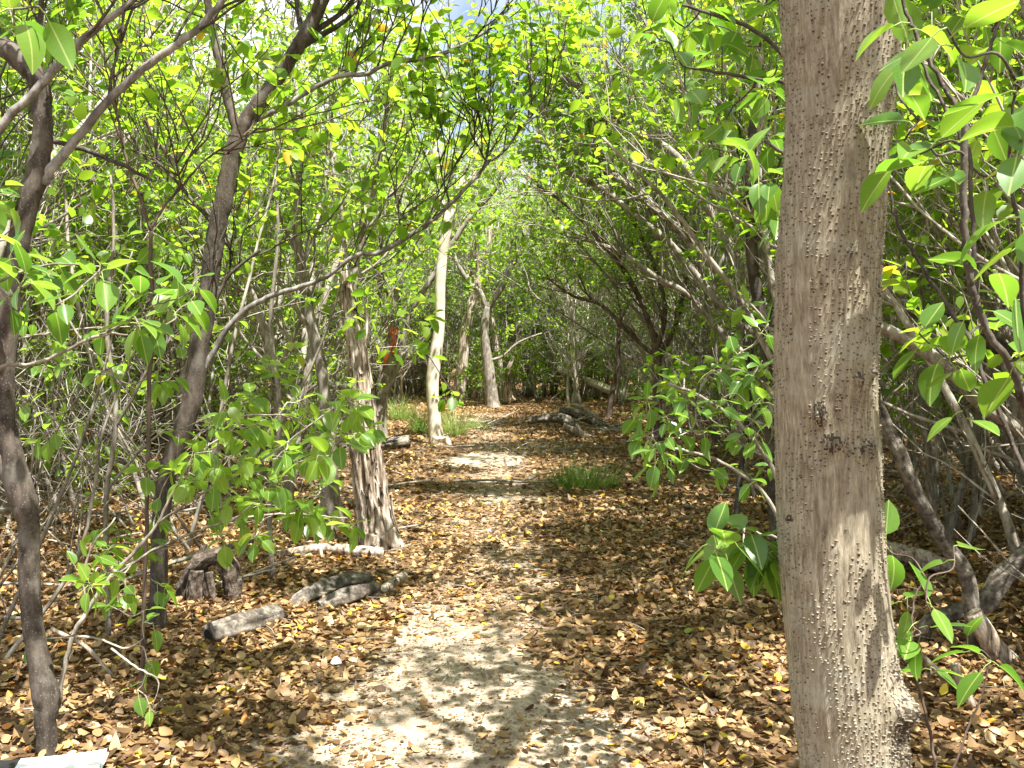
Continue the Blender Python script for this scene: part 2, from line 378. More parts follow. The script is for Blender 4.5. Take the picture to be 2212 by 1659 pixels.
class Tree:
    def __init__(s, seed):
        s.r = np.random.default_rng(seed); s.w = Geo(); s.w2 = Geo(); s.pet = []; s.p = []; s.d = []; s.n = []; s.L = []
    def leaf_on(s, P, cnt, size=.088, t0=.42, droop=.25):
        r = s.r; m = len(P) - 1
        T = norm(np.gradient(P, axis=0))
        t = t0 + (1 - t0) * r.random(cnt) ** .6; i = np.minimum((t * m).astype(int), m - 1); f = (t * m - i)[:, None]
        p = P[i] * (1 - f) + P[i + 1] * f; tt = T[i]
        a = norm(np.cross(tt, r.normal(0, 1, (cnt, 3))))
        d = norm(tt * .55 + a + np.array((0, 0, -droop))); nn = np.array((0, 0, 1.0)) + r.normal(0, .42, (cnt, 3))
        s.p.append(p + d * .02); s.d.append(d); s.n.append(nn); s.L.append(size * r.uniform(.65, 1.2, cnt))
    def rosette(s, p, d, n, size):
        """a cluster of long-stalked leaves round the end of a shoot"""
        r = s.r; d = d / np.linalg.norm(d); a0 = r.uniform(0, 6.28)
        u = np.cross(d, (0.31, .2, .93)); u /= np.linalg.norm(u); w = np.cross(d, u)
        for k in range(n):
            a = a0 + k * 2.4 + r.normal(0, .25); out = math.cos(a) * u + math.sin(a) * w
            b = p - d * (.07 * k / n)
            dd = norm(d * r.uniform(.2, .8) + out + np.array((0, 0, r.uniform(-.35, .1)))); L = size * r.uniform(.4, .65)
            e = b + dd * L * .55 + np.array((0, 0, -.1 * L)); m = b + dd * L * .3 + np.array((0, 0, .02 * L))
            s.pet.append(np.array((b, m, e)))
            ld = norm(dd + np.array((0, 0, -r.uniform(.1, .75))) + r.normal(0, .12, 3))
            s.p.append(e[None]); s.d.append(ld[None]); s.n.append((np.array((0, 0, 1.0)) + out * .35 + r.normal(0, .28, 3))[None]); s.L.append(np.array([size * r.uniform(.75, 1.12)]))
    def limb(s, pts, Y, per=6, rough=.06, sides=None, wscale=1.0, own=False):
        """a limb through points of the picture at depth Y (a point may carry its own depth); returns points and radii"""
        Q = []
        for q in pts:
            y = q[3] if len(q) > 3 else Y
            Q.append((*at(q[0], q[1], y), wscale * q[2] * .5 * y / FPX))
        S = spline(Q, per); S[:, :3] += s.r.normal(0, .0015, (len(S), 3))
        tube(s.w2 if own else s.w, S[:, :3], S[:, 3], sides, rough=rough); s.limbs = getattr(s, 'limbs', []) + [S]
        return S
    def spray(s, u, v, Y, n=6, size=.085, up=.3, lift=.5):
        """a shoot from the nearest limb to (u, v, Y) that ends in a rosette"""
        e = at(u, v, Y); A = np.concatenate(s.limbs); dist = np.linalg.norm(A[:, :3] - e, axis=1) + .35 * np.maximum(0, A[:, 2] - e[2])
        k = int(np.argmin(dist)); a = A[k, :3]; L = np.linalg.norm(e - a)
        m1 = a * .65 + e * .35 + np.array((0, 0, .06 * L * s.r.normal(0, 1))) + s.r.normal(0, .05 * L, 3); m2 = a * .3 + e * .7 + s.r.normal(0, .05 * L, 3) - np.array((0, 0, .08 * L))
        S = spline(np.array((a, m1, m2, e)), 5); r0 = min(max(A[k, 3] * .6, .0028), .0022 + .006 * L)
        rad = np.linspace(r0, .002, len(S)); tube(s.w, S, rad, 5)
        s.limbs.append(np.column_stack((S[5:], rad[5:])))
        d = norm(S[-1] - S[-3]) + np.array((0, 0, up)); s.rosette(e, d, n, size)
        if L > .3:
            j = len(S) * 2 // 3; s.rosette(S[j], norm(S[j] - S[j - 1]) + s.r.normal(0, .5, 3), max(2, n // 2), size * .85)
    def twig(s, start, d, L, r0, nleaf, size=.085, forks=1, up=.1):
        P = bend(start, d, L, 6, .13, up, s.r); tube(s.w, P, np.linspace(r0, .0022, 7), tone=.5)
        if nleaf: s.leaf_on(P, nleaf, size)
        for k in range(forks):
            i = s.r.integers(2, 5); t = norm(P[i + 1] - P[i]); a = norm(np.cross(t, s.r.normal(0, 1, 3)))
            s.twig(P[i], t + a * .8, L * s.r.uniform(.4, .7), r0 * .7, nleaf * 2 // 3, size, 0, up)
    def branch(s, start, d, L, r0, ntw, nleaf, size=.088, up=.06, leaf_t=.3, wig=.11, forks=1, sub=2):
        P = bend(start, d, L, 9, wig, up, s.r); rad = np.linspace(r0, r0 * .3, 10); tube(s.w, P, rad)
        for k in range(ntw):
            t = leaf_t + (1 - leaf_t) * (k + s.r.random()) / ntw; i = min(int(t * 9), 8); tt = norm(P[i + 1] - P[i])
            a = norm(np.cross(tt, s.r.normal(0, 1, 3)))
            if sub and L > .9 and s.r.random() < .45:
                s.branch(P[i], tt + a * .8, L * s.r.uniform(.35, .55), max(rad[i] * .6, .006), max(3, ntw // 2), nleaf, size, up, .35, wig, forks, sub - 1)
            else:
                s.twig(P[i], tt * .9 + a * .8 + np.array((0, 0, .25)), s.r.uniform(.3, .65), max(.0045, rad[i] * .5), nleaf if s.r.random() < .8 else 0, size, forks)
        s.twig(P[-1], P[-1] - P[-2], .4, r0 * .3, nleaf, size, forks)
        return P
    def bare(s, start, d, L, r0, n=3):
        P = bend(start, d, L, 6, .18, .03, s.r); tube(s.w, P, np.linspace(r0, .0025, 7))
        for k in range(n):
            i = s.r.integers(1, 6); a = s.r.normal(0, 1, 3)
            s.twig(P[i], P[i] - P[i - 1] + a * L * .12, L * .45, r0 * .5, 0, forks=0)
    def meshes(s, wood, leafm, tpl=LOW, yellow=.012, wname="trunk", lname="crown", aspect=.29):
        a = s.w.mesh(wname, wood); b = None
        if s.p:
            p, d, n, L = np.concatenate(s.p), np.concatenate(s.d), np.concatenate(s.n), np.concatenate(s.L); N = len(p)
            tone = np.clip(s.r.beta(2, 2, N) * .93, 0, .93); ym = s.r.random(N) < yellow; tone[ym] = s.r.uniform(.935, .985, ym.sum())
            g = Geo()
            for q in s.pet: tube(g, q, np.linspace(.0016, .0011, len(q)), 4, .8, cap=False)
            for q in g.st: q[:] = 0
            leaves(g, p, d, n, L, L * aspect * s.r.uniform(.85, 1.2, N), s.r.uniform(-.08, .42, N), s.r.uniform(.0, .5, N), tone, tpl, s.r.normal(0, .25, N))
            b = g.mesh(lname, leafm)
        return a, b

def thicket_tree(seed, H=5.6, nstem=4, lean=(.0, 0), r0=.035, low=.35, nb=7, ntw=5, nleaf=7, spread=.22, up=.02, dead=9, wig=.08):
    t = Tree(seed); r = t.r
    for k in range(nstem):
        d = np.array((lean[0] + r.normal(0, spread), lean[1] + r.normal(0, spread), 1.0))
        h = H * r.uniform(.75, 1.1); st = np.array((r.normal(0, .10), r.normal(0, .10), -.05))
        P = bend(st, d, h, 14, wig, up, r); rr = r0 * r.uniform(.65, 1.25); rad = rr * np.linspace(1, .32, 15); rad[0] *= 1.5; rad[1] *= 1.05
        tube(t.w, P, rad, rough=.10)
        for b in range(nb):
            q = low + (1 - low) * (b + r.random()) / nb; i = min(int(q * 14), 13); tt = norm(P[i + 1] - P[i]); a = norm(np.cross(tt, r.normal(0, 1, 3)))
            t.branch(P[i], tt * .8 + a + np.array((lean[0] * .6, lean[1] * .6, 0)), h * r.uniform(.16, .34), rad[i] * .55, ntw, nleaf, sub=1)
        for b in range(dead):
            i = r.integers(2, 9); a = r.normal(0, 1, 3); a[2] = abs(a[2]) * .6
            t.bare(P[i], a + np.array((lean[0], lean[1], .4)), r.uniform(.5, 1.3), rad[i] * .35, 3)
    return t

def plant(name, label, cat, group, meshes, loc, rotz, scl=1.0):
    e = thing(name, label, cat, loc, group, rotz); e.scale = (scl, scl, scl)
    a, b = meshes
    obj("trunk", a, None, e)
    if b: obj("crown", b, None, e)
    return e

def clear_of(x, y):
    """keep bases off the trail and out of the open floor either side of it"""
    l = np.interp(y, (0, 5, 7, 10, 15, 20, 24, 40), (-1.9, -2.0, -1.8, -2.0, -2.6, -3.0, -2.6, -2.2))
    r = np.interp(y, (0, 5, 8, 10, 15, 20, 26, 40), (2.2, 2.2, 2.1, 1.9, 2.6, 3.0, 2.4, 1.6))
    return x < l or x > r

wood = M['thicket']; lf = M['leaf']
LEFT = [thicket_tree(100 + i, H=5.8 + .3 * (i % 3), nstem=3 + i % 2, lean=(.10, -.05), low=.16, r0=.034 + .006 * (i % 3), nb=7, nleaf=7).meshes(wood, lf) for i in range(6)]
RIGHT = [thicket_tree(200 + i, H=6.4, nstem=5, lean=(-.55, -.05), low=.66, wig=.10, spread=.26, r0=.032, nb=6, nleaf=6, up=.012, dead=14).meshes(wood, lf) for i in range(5)]
UP = [thicket_tree(300 + i, H=6.2, nstem=4, lean=(0, 0), low=.1, r0=.04, nb=7, nleaf=4, dead=16).meshes(M['palestem'], lf) for i in range(4)]
NEAR = [thicket_tree(350 + i, H=5.4, nstem=4, lean=(-.05, 0), low=.22, r0=.03, nb=7, nleaf=6, dead=3).meshes(wood, lf) for i in range(4)]
POLE = [thicket_tree(400 + i, H=4.2, nstem=2, lean=(.04, 0), low=.35, r0=.017, nb=5, ntw=4, nleaf=6, dead=4).meshes(wood, lf) for i in range(4)]

BARE = []
for i in range(4):
    t_ = thicket_tree(450 + i, H=1.3 + .35 * i, nstem=2, lean=(.1, 0), r0=.010, nb=0, dead=7, spread=.4); BARE.append(t_.meshes(M['thicket'], None))
pts = []
def scatter(N, x0, x1, y0, y1, dmin, pick, test=clear_of):
    got = 0; tries = 0
    while got < N and tries < N * 60:
        tries += 1
        y = rng.uniform(y0, y1); x = rng.uniform(x0, x1)
        if abs(x) > .6 * y + 3.2 or not test(x, y): continue
        if any((x - a) ** 2 + (y - b) ** 2 < dmin ** 2 for a, b in pts): continue
        pts.append((x, y)); got += 1; pick(x, y)

hero_spots = [(-1.9, 3.6), (-1.85, 5.2), (-1.0, 7.3), (-1.1, 15), (-2.0, 16), (-.5, 24), (-1.2, 26), (2.0, 20), (2.0, 9)]
pts += hero_spots
L1 = "slender grey many-stemmed tree in the dense thicket left of the path"
L2 = "grey tree in the thicket right of the path with stems arching over it"
L3 = "thin grey sapling pole standing among the thicket stems"
L4 = "upright grey tree closing the far end of the trail"
def pl(x, y): plant("thicket_tree", L1, "tree", "trees of the thicket left of the path", LEFT[rng.integers(6)], (x, y, gz(x, y)), rng.normal(0, .5), rng.uniform(.8, 1.12))
def pr(x, y): plant("arching_tree", L2, "tree", "trees arching from right of the path", RIGHT[rng.integers(5)], (x, y, gz(x, y)), rng.normal(0, .35), rng.uniform(.8, 1.12))
def pp(x, y): plant("sapling", L3, "sapling", "saplings in the thicket", POLE[rng.integers(4)], (x, y, gz(x, y)), rng.uniform(0, 6.28), rng.uniform(.75, 1.2))
def pu(x, y): plant("forest_tree", L4, "tree", "trees at the far end of the trail", UP[rng.integers(4)], (x, y, gz(x, y)), rng.uniform(0, 6.28), rng.uniform(.8, 1.15))
scatter(62, -14, -1.4, 6.2, 24, .95, pl)
scatter(46, 1.8, 14, 6.0, 24, 1.05, pr, lambda x, y: clear_of(x, y) and (y > 11.5 or x > .45 * y))
scatter(105, -12, 12, 5.6, 24, .5, pp)
def pd(x, y): plant("dead_whip", "bare dead twiggy whip standing in the thicket", "dead sapling", "bare dead whips of the thicket", BARE[rng.integers(4)], (x, y, gz(x, y)), rng.uniform(0, 6.28), rng.uniform(.7, 1.3))
scatter(22, -6, -1.5, 4.2, 13, .3, pd); scatter(12, 1.9, 6, 6.5, 14, .3, pd)
def pq(x, y): plant("arching_tree", "grey many-stemmed tree standing close behind the big trunk at right", "tree", "trees close behind the big trunk", NEAR[rng.integers(4)], (x, y, gz(x, y)), rng.uniform(0, 6.28), rng.uniform(.75, 1.0))
for q_ in ((2.35, 4.1), (2.75, 5.1), (2.25, 3.2), (2.3, 6.2)): pts.append(q_); pq(*q_)  # trees added to shade the floor right of the path, mostly out of view
scatter(10, 1.7, 6.5, 5.6, 9, .75, pq, lambda x, y: x > .42 * y + .1)
scatter(16, 1.6, 6, 5.0, 9, .4, pp, lambda x, y: x > .42 * y + .1)
scatter(44, -9, 9, 24, 32, 1.0, pu, lambda x, y: abs(x + .4) > .8 or y > 28)
scatter(16, -4.5, 4, 27.5, 32, .6, pu, lambda x, y: True)
scatter(30, -5, 5, 25, 32, .35, pp, lambda x, y: abs(x + .6) > .6 or y > 28)

# the far forest behind, one mass
def far_forest():
    tr = [thicket_tree(500 + i, H=6.4, nstem=4, low=.04, r0=.045, nb=9, ntw=4, nleaf=4, dead=8) for i in range(4)]
    gw = Geo(); gl = Geo()
    src = []
    for t in tr:
        src.append((np.concatenate(t.w.V), t.w.F, [np.concatenate(q) for q in (t.p, t.d, t.n, t.L)]))
    for k in range(130):
        y = rng.uniform(32, 56); x = rng.uniform(-.62 * y - 6, .62 * y + 6)
        V, F, (p, d, nn, L) = src[rng.integers(4)]
        a = rng.uniform(0, 6.28); s = rng.uniform(.8, 1.25); Rm = np.array(((math.cos(a), -math.sin(a), 0), (math.sin(a), math.cos(a), 0), (0, 0, 1)))
        o = np.array((x, y, gz(x, y)))
        gw.add(V @ Rm.T * s + o, F, .5)
        n = len(p)
        leaves(gl, p @ Rm.T * s + o, d @ Rm.T, nn @ Rm.T, L * 1.7, L * .55, .15, .2, np.clip(rng.beta(2, 2, n) * .95, 0, .99))
    e = thing("far_forest", "far-off mass of thin trees closing the view", "forest", (0, 44, 0)); e["kind"] = "stuff"
    for nm, gg, mm in (("trunks", gw, M['palestem']), ("foliage", gl, lf)):
        o = obj(nm, gg, mm, e); o["kind"] = "stuff"; o.location = (0, -44, 0)
far_forest()

def bush(seed, H=1.5):
    t = Tree(seed); r = t.r
    for k in range(5):
        d = np.array((r.normal(0, .5), r.normal(0, .5), 1.0)); P = bend((r.normal(0, .06), r.normal(0, .06), -.03), d, H * r.uniform(.6, 1.1), 8, .13, .02, r)
        rad = np.linspace(.009, .003, 9); tube(t.w, P, rad)
        for i in range(2, 9):
            for _ in range(2): t.twig(P[i], P[i] - P[i - 1] + r.normal(0, .14, 3), r.uniform(.2, .45), .004, 6 if r.random() < .75 else 0, .075, 1, .02)
    return t
BUSH = [bush(600 + i, 1.3 + .3 * i).meshes(wood, M['leaf'], wname="stem", lname="foliage") for i in range(4)]
def pb(x, y):
    e = thing("understorey_shrub", "low leafy shrub growing among the thicket stems", "shrub", (x, y, gz(x, y)), "low shrubs of the understorey", rng.uniform(0, 6.28)); k = rng.uniform(.7, 1.25); e.scale = (k, k, k)
    a, b = BUSH[rng.integers(4)]; obj("stem", a, None, e); obj("foliage", b, None, e)
scatter(44, -10, -1.2, 7.5, 27, .6, pb, lambda x, y: clear_of(x + .1, y))
scatter(34, 1.6, 11, 9, 27, .6, pb, lambda x, y: clear_of(x - .3, y))
scatter(14, -3, 3, 25, 31, .6, pb, lambda x, y: True)

# ------------------------------------------------------------------ the trees one can tell apart
def finish(t, base, name, label, wood_m, leaf_m=None, tpl=MID, cat="tree", wname="trunk", lname="crown", group=None, aspect=.29, yellow=.012):
    base = np.asarray(base, float)
    t.w.V = [(v - base).astype(np.float32) for v in t.w.V]; t.p = [q - base for q in t.p]; t.pet = [q - base for q in t.pet]
    a, b = t.meshes(wood_m, leaf_m, tpl, yellow, wname, lname, aspect)
    e = thing(name, label, cat, tuple(base), group)
    t.wood_obj = obj(wname, a, None, e)
    if b: obj(lname, b, None, e)
    if t.w2.n: t.w2.V = [(v - base).astype(np.float32) for v in t.w2.V]; obj("limb", t.w2, M['silver'], e)
    return e

def grow_on(t, S, t0, t1, n, L, ntw=4, nleaf=8, size=.078, bias=(0, 0, .5), sub=1, forks=1):
    m = len(S) - 1
    for k in range(n):
        q = t0 + (t1 - t0) * (k + t.r.random()) / n; i = min(int(q * m), m - 1); tt = norm(S[i + 1, :3] - S[i, :3])
        a = norm(np.cross(tt, t.r.normal(0, 1, 3)))
        t.branch(S[i, :3], tt * .6 + a * .8 + np.array(bias), L * t.r.uniform(.6, 1.2), max(.006, S[i, 3] * .5), ntw, nleaf, size, sub=sub, forks=forks)

def G(u, Y, dz=-.05):
    """a point of the ground at column u and depth Y"""
    x = at(u, 900, Y)[0]; return np.array((x, Y, gz(x, Y) + dz))

# dark tree at the left edge
t = Tree(1); Y = 3.6
S = t.limb([(113, 1668, 58), (107, 1639, 50), (98, 1560, 46), (100, 1506, 60), (80, 1406, 48), (63, 1273, 47), (62, 1139, 47), (48, 1075, 60), (22, 960, 46), (9, 860, 44), (14, 740, 46), (26, 600, 48), (50, 480, 48), (78, 380, 48), (92, 300, 44), (90, 220, 42), (78, 165, 46), (30, 120, 44), (-40, 60, 40), (-140, -40, 32), (-240, -200, 26)], Y, rough=.12)
S2 = t.limb([(50, 1085, 44), (33, 1053, 40), (0, 990, 38), (-50, 900, 34), (-90, 760, 30), (-110, 500, 26), (-150, 250, 20)], Y)
A1 = t.limb([(92, 395, 26), (112, 362, 24), (160, 307, 21), (233, 220, 19), (290, 165, 18), (350, 117, 18), (417, 70, 16), (480, 3, 15), (560, -90, 12), (620, -220, 9)], Y, own=True)
A2 = t.limb([(18, 640, 20), (-40, 500, 20), (-50, 380, 20), (0, 277, 20), (67, 205, 20), (127, 140, 18), (167, 97, 18), (217, 53, 16), (283, 3, 14), (350, -80, 10)], Y - .12, own=True)
A3 = t.limb([(80, 180, 18), (85, 117, 15), (87, 43, 13), (95, -60, 10)], Y)
A4 = t.limb([(233, 222, 9), (245, 150, 8), (262, 80, 7), (268, -30, 5)], Y)
A5 = t.limb([(98, 300, 12), (180, 322, 11), (260, 355, 9), (330, 390, 6)], Y + .3)
for L_, a, b, n in ((S, .85, 1, 4), (S2, .6, 1, 4), (A1, .55, 1, 6), (A2, .7, 1, 4), (A3, .5, 1, 3), (A4, .4, 1, 3)): grow_on(t, L_, a, b, n, .75, 4, 7, .08)
finish(t, G(112, Y), "dark_tree", "dark slender tree at the left edge with long branches sweeping up to the right", M['shadedbark'], M['shrub'], wname="trunk")

# forked tree left of the path
t = Tree(2); Y = 5.2
S = t.limb([(338, 1384, 50), (340, 1350, 40), (343, 1240, 37), (348, 1120, 38), (362, 1020, 40), (393, 936, 42), (417, 853, 43), (430, 753, 43), (447, 653, 42), (457, 570, 41), (468, 500, 40), (483, 433, 40), (500, 350, 40), (514, 290, 40)], Y, rough=.1)
B1 = t.limb([(512, 300, 38), (535, 255, 35), (567, 213, 34), (617, 143, 33), (640, 105, 32), (663, 67, 31), (697, 0, 29), (740, -120, 25), (790, -300, 20)], Y, rough=.1)
B2 = t.limb([(514, 296, 24), (508, 270, 22), (490, 207, 21), (477, 143, 20), (460, 67, 18), (450, 20, 16), (446, -60, 14), (420, -200, 10)], Y)
B3 = t.limb([(512, 300, 15), (547, 263, 13), (617, 227, 12), (683, 187, 11), (737, 163, 11), (794, 158, 11), (837, 137, 10), (904, 127, 10), (970, 110, 9), (1047, 68, 7), (1090, 20, 5)], Y, own=True)
B4 = t.limb([(437, 800, 16), (447, 785, 14), (487, 715, 13), (530, 670, 13), (587, 638, 12), (640, 622, 11), (700, 600, 10), (766, 553, 10), (820, 545, 12), (887, 507, 11), (940, 470, 10), (987, 425, 10), (1030, 380, 8), (1054, 350, 8)], Y, own=True)
B5 = t.limb([(1053, 352, 7), (1085, 330, 6), (1110, 300, 5), (1125, 260, 4)], Y); B6 = t.limb([(1052, 352, 6), (1035, 320, 5), (1015, 285, 4)], Y)
B7 = t.limb([(470, 490, 12), (420, 440, 9), (380, 390, 7), (330, 340, 5)], Y); B8 = t.limb([(438, 720, 12), (470, 640, 10), (500, 590, 8), (560, 540, 6)], Y)
for L_, a, b, n, ln in ((B1, .45, 1, 8, .8), (B2, .6, 1, 5, .7), (B3, .25, 1, 9, .45), (B4, .45, 1, 9, .45), (B5, .4, 1, 3, .3), (B6, .4, 1, 3, .3), (B7, .3, 1, 4, .4), (B8, .3, 1, 4, .4)): grow_on(t, L_, a, b, n, ln, 4, 7, .075)
finish(t, G(339, Y), "forked_tree", "dark forked tree left of the path with a silvery limb reaching towards the path", M['shadedbark'], lf)

# young whip with a Y fork between the two dark trees
t = Tree(3); Y = 4.2
S = t.limb([(306, 1522, 11), (310, 1300, 10), (318, 1100, 10), (322, 850, 10), (330, 700, 10), (325, 560, 9), (326, 497, 9)], Y)
C1 = t.limb([(326, 497, 8), (300, 420, 7), (275, 350, 7), (262, 290, 6), (247, 210, 6), (250, 120, 5), (262, 20, 4)], Y); C2 = t.limb([(326, 497, 7), (360, 440, 6), (400, 395, 6), (450, 340, 5), (500, 330, 4)], Y)
for L_, n in ((C1, 5), (C2, 4)): grow_on(t, L_, .3, 1, n, .3, 3, 5, .075)
finish(t, G(306, Y), "sapling", "thin dark whip with a Y fork standing just left of the forked tree", M['redbark'], lf, cat="sapling")

def rugged(g, S, sides, amp, fz=6.0, seed=0.0, fa=1.4, ridge=True, tone=.5, hollow=None, jag=0.0):
    """a tube whose skin is ridged and pitted along its length"""
    P = S[:, :3]; r = S[:, 3]; T, U, W = frames(P); n = len(P); a = np.linspace(0, 2 * np.pi, sides, endpoint=False)
    ln = np.concatenate(([0], np.cumsum(np.linalg.norm(np.diff(P, axis=0), axis=1)))); V = np.zeros((n, sides, 3))
    for i in range(n):
        for j in range(sides):
            c, s_ = math.cos(a[j]), math.sin(a[j])
            q = mnoise.noise(Vector((c * fa + seed, s_ * fa, ln[i] * fz * .18 + seed))); q2 = mnoise.noise(Vector((c * fa * 3.3, s_ * fa * 3.3 + seed, ln[i] * fz * .5)))
            q3 = mnoise.noise(Vector((c * fa * 8, s_ * fa * 8 + seed, ln[i] * fz * 1.4)))
            k = (1 - 2.2 * abs(q)) * .6 + (1 - 2 * abs(q2)) * .35 - .5 if ridge else q * .8 + q2 * .4
            rr = r[i] * (1 + amp * (k + .35 * q3))
            V[i, j] = P[i] + rr * (c * U[i] + s_ * W[i])
            if jag and i == n - 1: V[i, j] += T[i] * jag * (.5 + mnoise.noise(Vector((c * 3, s_ * 3, seed))))
    i = np.arange(n - 1)[:, None] * sides; j = np.arange(sides)[None]; k = (j + 1) % sides
    F = np.stack((i + j, i + k, i + sides + k, i + sides + j), -1).reshape(-1, 4); V = V.reshape(-1, 3)
    V = np.vstack((V, P[-1] - T[-1] * r[-1] * (.3 + jag * 4), P[0] + T[0] * r[0] * .15)); j = np.arange(sides); e = (n - 1) * sides
    g.add(V, [F, np.stack((e + j, e + (j + 1) % sides, np.full(sides, n * sides)), -1), np.stack(((j + 1) % sides, j, np.full(sides, n * sides + 1)), -1)], tone)
def pixline(pts, Y, per=8):
    return spline([(*at(q[0], q[1], q[3] if len(q) > 3 else Y), q[2] * .5 * (q[3] if len(q) > 3 else Y) / FPX) for q in pts], per)
def shifted(g, base): g.V = [(v - np.asarray(base)).astype(np.float32) for v in g.V]; return g

# broken snag of flaking wood beside the path
Y = 7.35; base = G(815, Y); g = Geo()
S = pixline([(826, 1200, 104), (818, 1165, 86), (808, 1110, 78), (798, 1040, 72), (790, 980, 68), (783, 900, 62), (776, 800, 48), (768, 740, 42), (758, 690, 38), (751, 640, 30), (747, 600, 20)], Y, 12); S[:, 3] *= .88
rugged(g, S, 90, .5, 9, 2.0, 2.0, jag=.12)
T_, U_, W_ = frames(S[:, :3])
for k in range(110):                                             # loose plates of bark
    i = rng.integers(2, len(S) - 4); a = rng.uniform(0, 6.28); r_ = S[i, 3] * rng.uniform(.98, 1.22); hh = rng.uniform(.05, .17); ww = rng.uniform(.008, .026); q = []
    for f in np.linspace(-1, 1, 6):
        for sgn in (-1, 0, 1):
            z = f * hh; j = int(np.clip(i + f * hh / .017, 0, len(S) - 1)); wv = ww * (1 - .6 * abs(f) ** 3) * (1 + .25 * rng.normal()); aw = a + sgn * wv / r_
            rr = r_ * (S[j, 3] / S[i, 3]) + (.003 if sgn == 0 else -.004) + .006 * f * rng.normal()
            q.append(S[j, :3] + rr * (math.cos(aw) * U_[j] + math.sin(aw) * W_[j]))
    q = np.array(q); c_ = S[i, :3]; inn = q - norm(q - c_ - T_[i] * np.sum((q - c_) * T_[i], -1, keepdims=True)) * .012
    F_ = [(3 * m_ + n_, 3 * m_ + n_ + 1, 3 * m_ + n_ + 4, 3 * m_ + n_ + 3) for m_ in range(5) for n_ in range(2)]
    E_ = [0, 1, 2, 5, 8, 11, 14, 17, 16, 15, 12, 9, 6, 3]; F_ += [(E_[m_], E_[(m_ + 1) % 14], E_[(m_ + 1) % 14] + 18, E_[m_] + 18) for m_ in range(14)]
    g.add(np.vstack((q, inn)), [np.array(F_)])
e = thing("snag", "broken grey snag with flaking weathered wood standing at the left of the path", "dead tree", tuple(base))
obj("trunk", shifted(g, base), M['dead'], e)
for pts in ([(835, 1150, 40), (858, 1180, 30), (875, 1212, 16)], [(800, 1150, 36), (790, 1185, 26), (770, 1200, 14)], [(812, 1165, 26), (816, 1195, 20), (820, 1225, 12)]):
    g = Geo(); rugged(g, pixline(pts, Y - .1), 20, .3, 8, 4.0); obj("root", shifted(g, base), M['dead'], e)
for pts in ([(760, 700, 20), (740, 640, 14), (746, 600, 6)], [(775, 780, 18), (792, 700, 10), (788, 660, 4)]):
    g = Geo(); rugged(g, pixline(pts, Y), 14, .3, 8, 1.0); obj("splinter", shifted(g, base), M['dead'], e)
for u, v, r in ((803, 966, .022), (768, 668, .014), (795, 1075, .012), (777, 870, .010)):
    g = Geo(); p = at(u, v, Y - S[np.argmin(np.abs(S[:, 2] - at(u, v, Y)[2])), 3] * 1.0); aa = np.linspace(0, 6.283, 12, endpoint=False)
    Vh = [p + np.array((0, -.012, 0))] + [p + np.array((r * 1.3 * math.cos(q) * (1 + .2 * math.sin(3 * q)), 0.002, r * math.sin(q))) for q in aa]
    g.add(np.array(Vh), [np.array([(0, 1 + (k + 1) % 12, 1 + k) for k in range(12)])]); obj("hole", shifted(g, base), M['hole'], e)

t = Tree(44); Q = t.limb([(786, 1000, 20), (776, 850, 19), (770, 720, 18), (764, 630, 17), (775, 540, 16), (795, 470, 14), (812, 380, 12), (832, 260, 10), (850, 120, 7)], Y + .12); Q2 = t.limb([(768, 620, 12), (745, 540, 10), (735, 440, 8), (715, 330, 6), (720, 220, 4)], Y + .12)
grow_on(t, Q, .5, 1, 8, .6, 4, 7); grow_on(t, Q2, .3, 1, 5, .5, 4, 7); t.w.V = [(v - base).astype(np.float32) for v in t.w.V]; t.p = [q - base for q in t.p]
a, b = t.meshes(M['thicket'], lf, MID, .012, "limb", "crown"); obj("limb", a, None, e); obj("crown", b, None, e)

# thin flared stump-like stem beside the snag
t = Tree(4); Y = 8.0
S = t.limb([(716, 1160, 62), (716, 1120, 54), (713, 1050, 40), (711, 980, 32), (706, 900, 28), (695, 800, 26), (672, 700, 25), (655, 600, 22), (640, 480, 18), (650, 330, 14), (640, 180, 10)], Y)
grow_on(t, S, .55, 1, 9, .8); finish(t, G(716, Y), "flared_tree", "brown tree with a flared base standing close left of the grey snag", M['thicket'], lf)

# tree with orange paint blaze
t = Tree(5); Y = 16.0
S = t.limb([(818, 955, 42), (820, 900, 32), (826, 850, 27), (834, 815, 25), (840, 786, 23), (847, 740, 20), (853, 693, 19), (859, 640, 18), (864, 580, 17), (866, 520, 15), (858, 430, 12), (850, 330, 9)], Y)
E1 = t.limb([(834, 818, 18), (846, 788, 17), (864, 753, 16), (880, 686, 14), (897, 653, 14), (924, 613, 13), (955, 565, 12), (975, 530, 11), (1010, 477, 10), (1064, 417, 8), (1100, 370, 6)], Y)
E2 = t.limb([(826, 860, 16), (840, 830, 15), (858, 795, 14), (872, 764, 12)], Y); E2b = t.limb([(868, 772, 12), (874, 765, 9), (880, 754, 3)], Y)
E3 = t.limb([(842, 762, 14), (832, 700, 13), (823, 653, 12), (817, 587, 12), (822, 500, 10), (800, 400, 8)], Y)
for L_, a in ((S, .6), (E1, .5), (E3, .5)): grow_on(t, L_, a, 1, 6, .8, 4, 6, .085)
eo = finish(t, G(819, Y), "blazed_tree", "tree behind the snag with a splash of bright orange paint on its stem", M['thicket'], lf)
g = Geo()
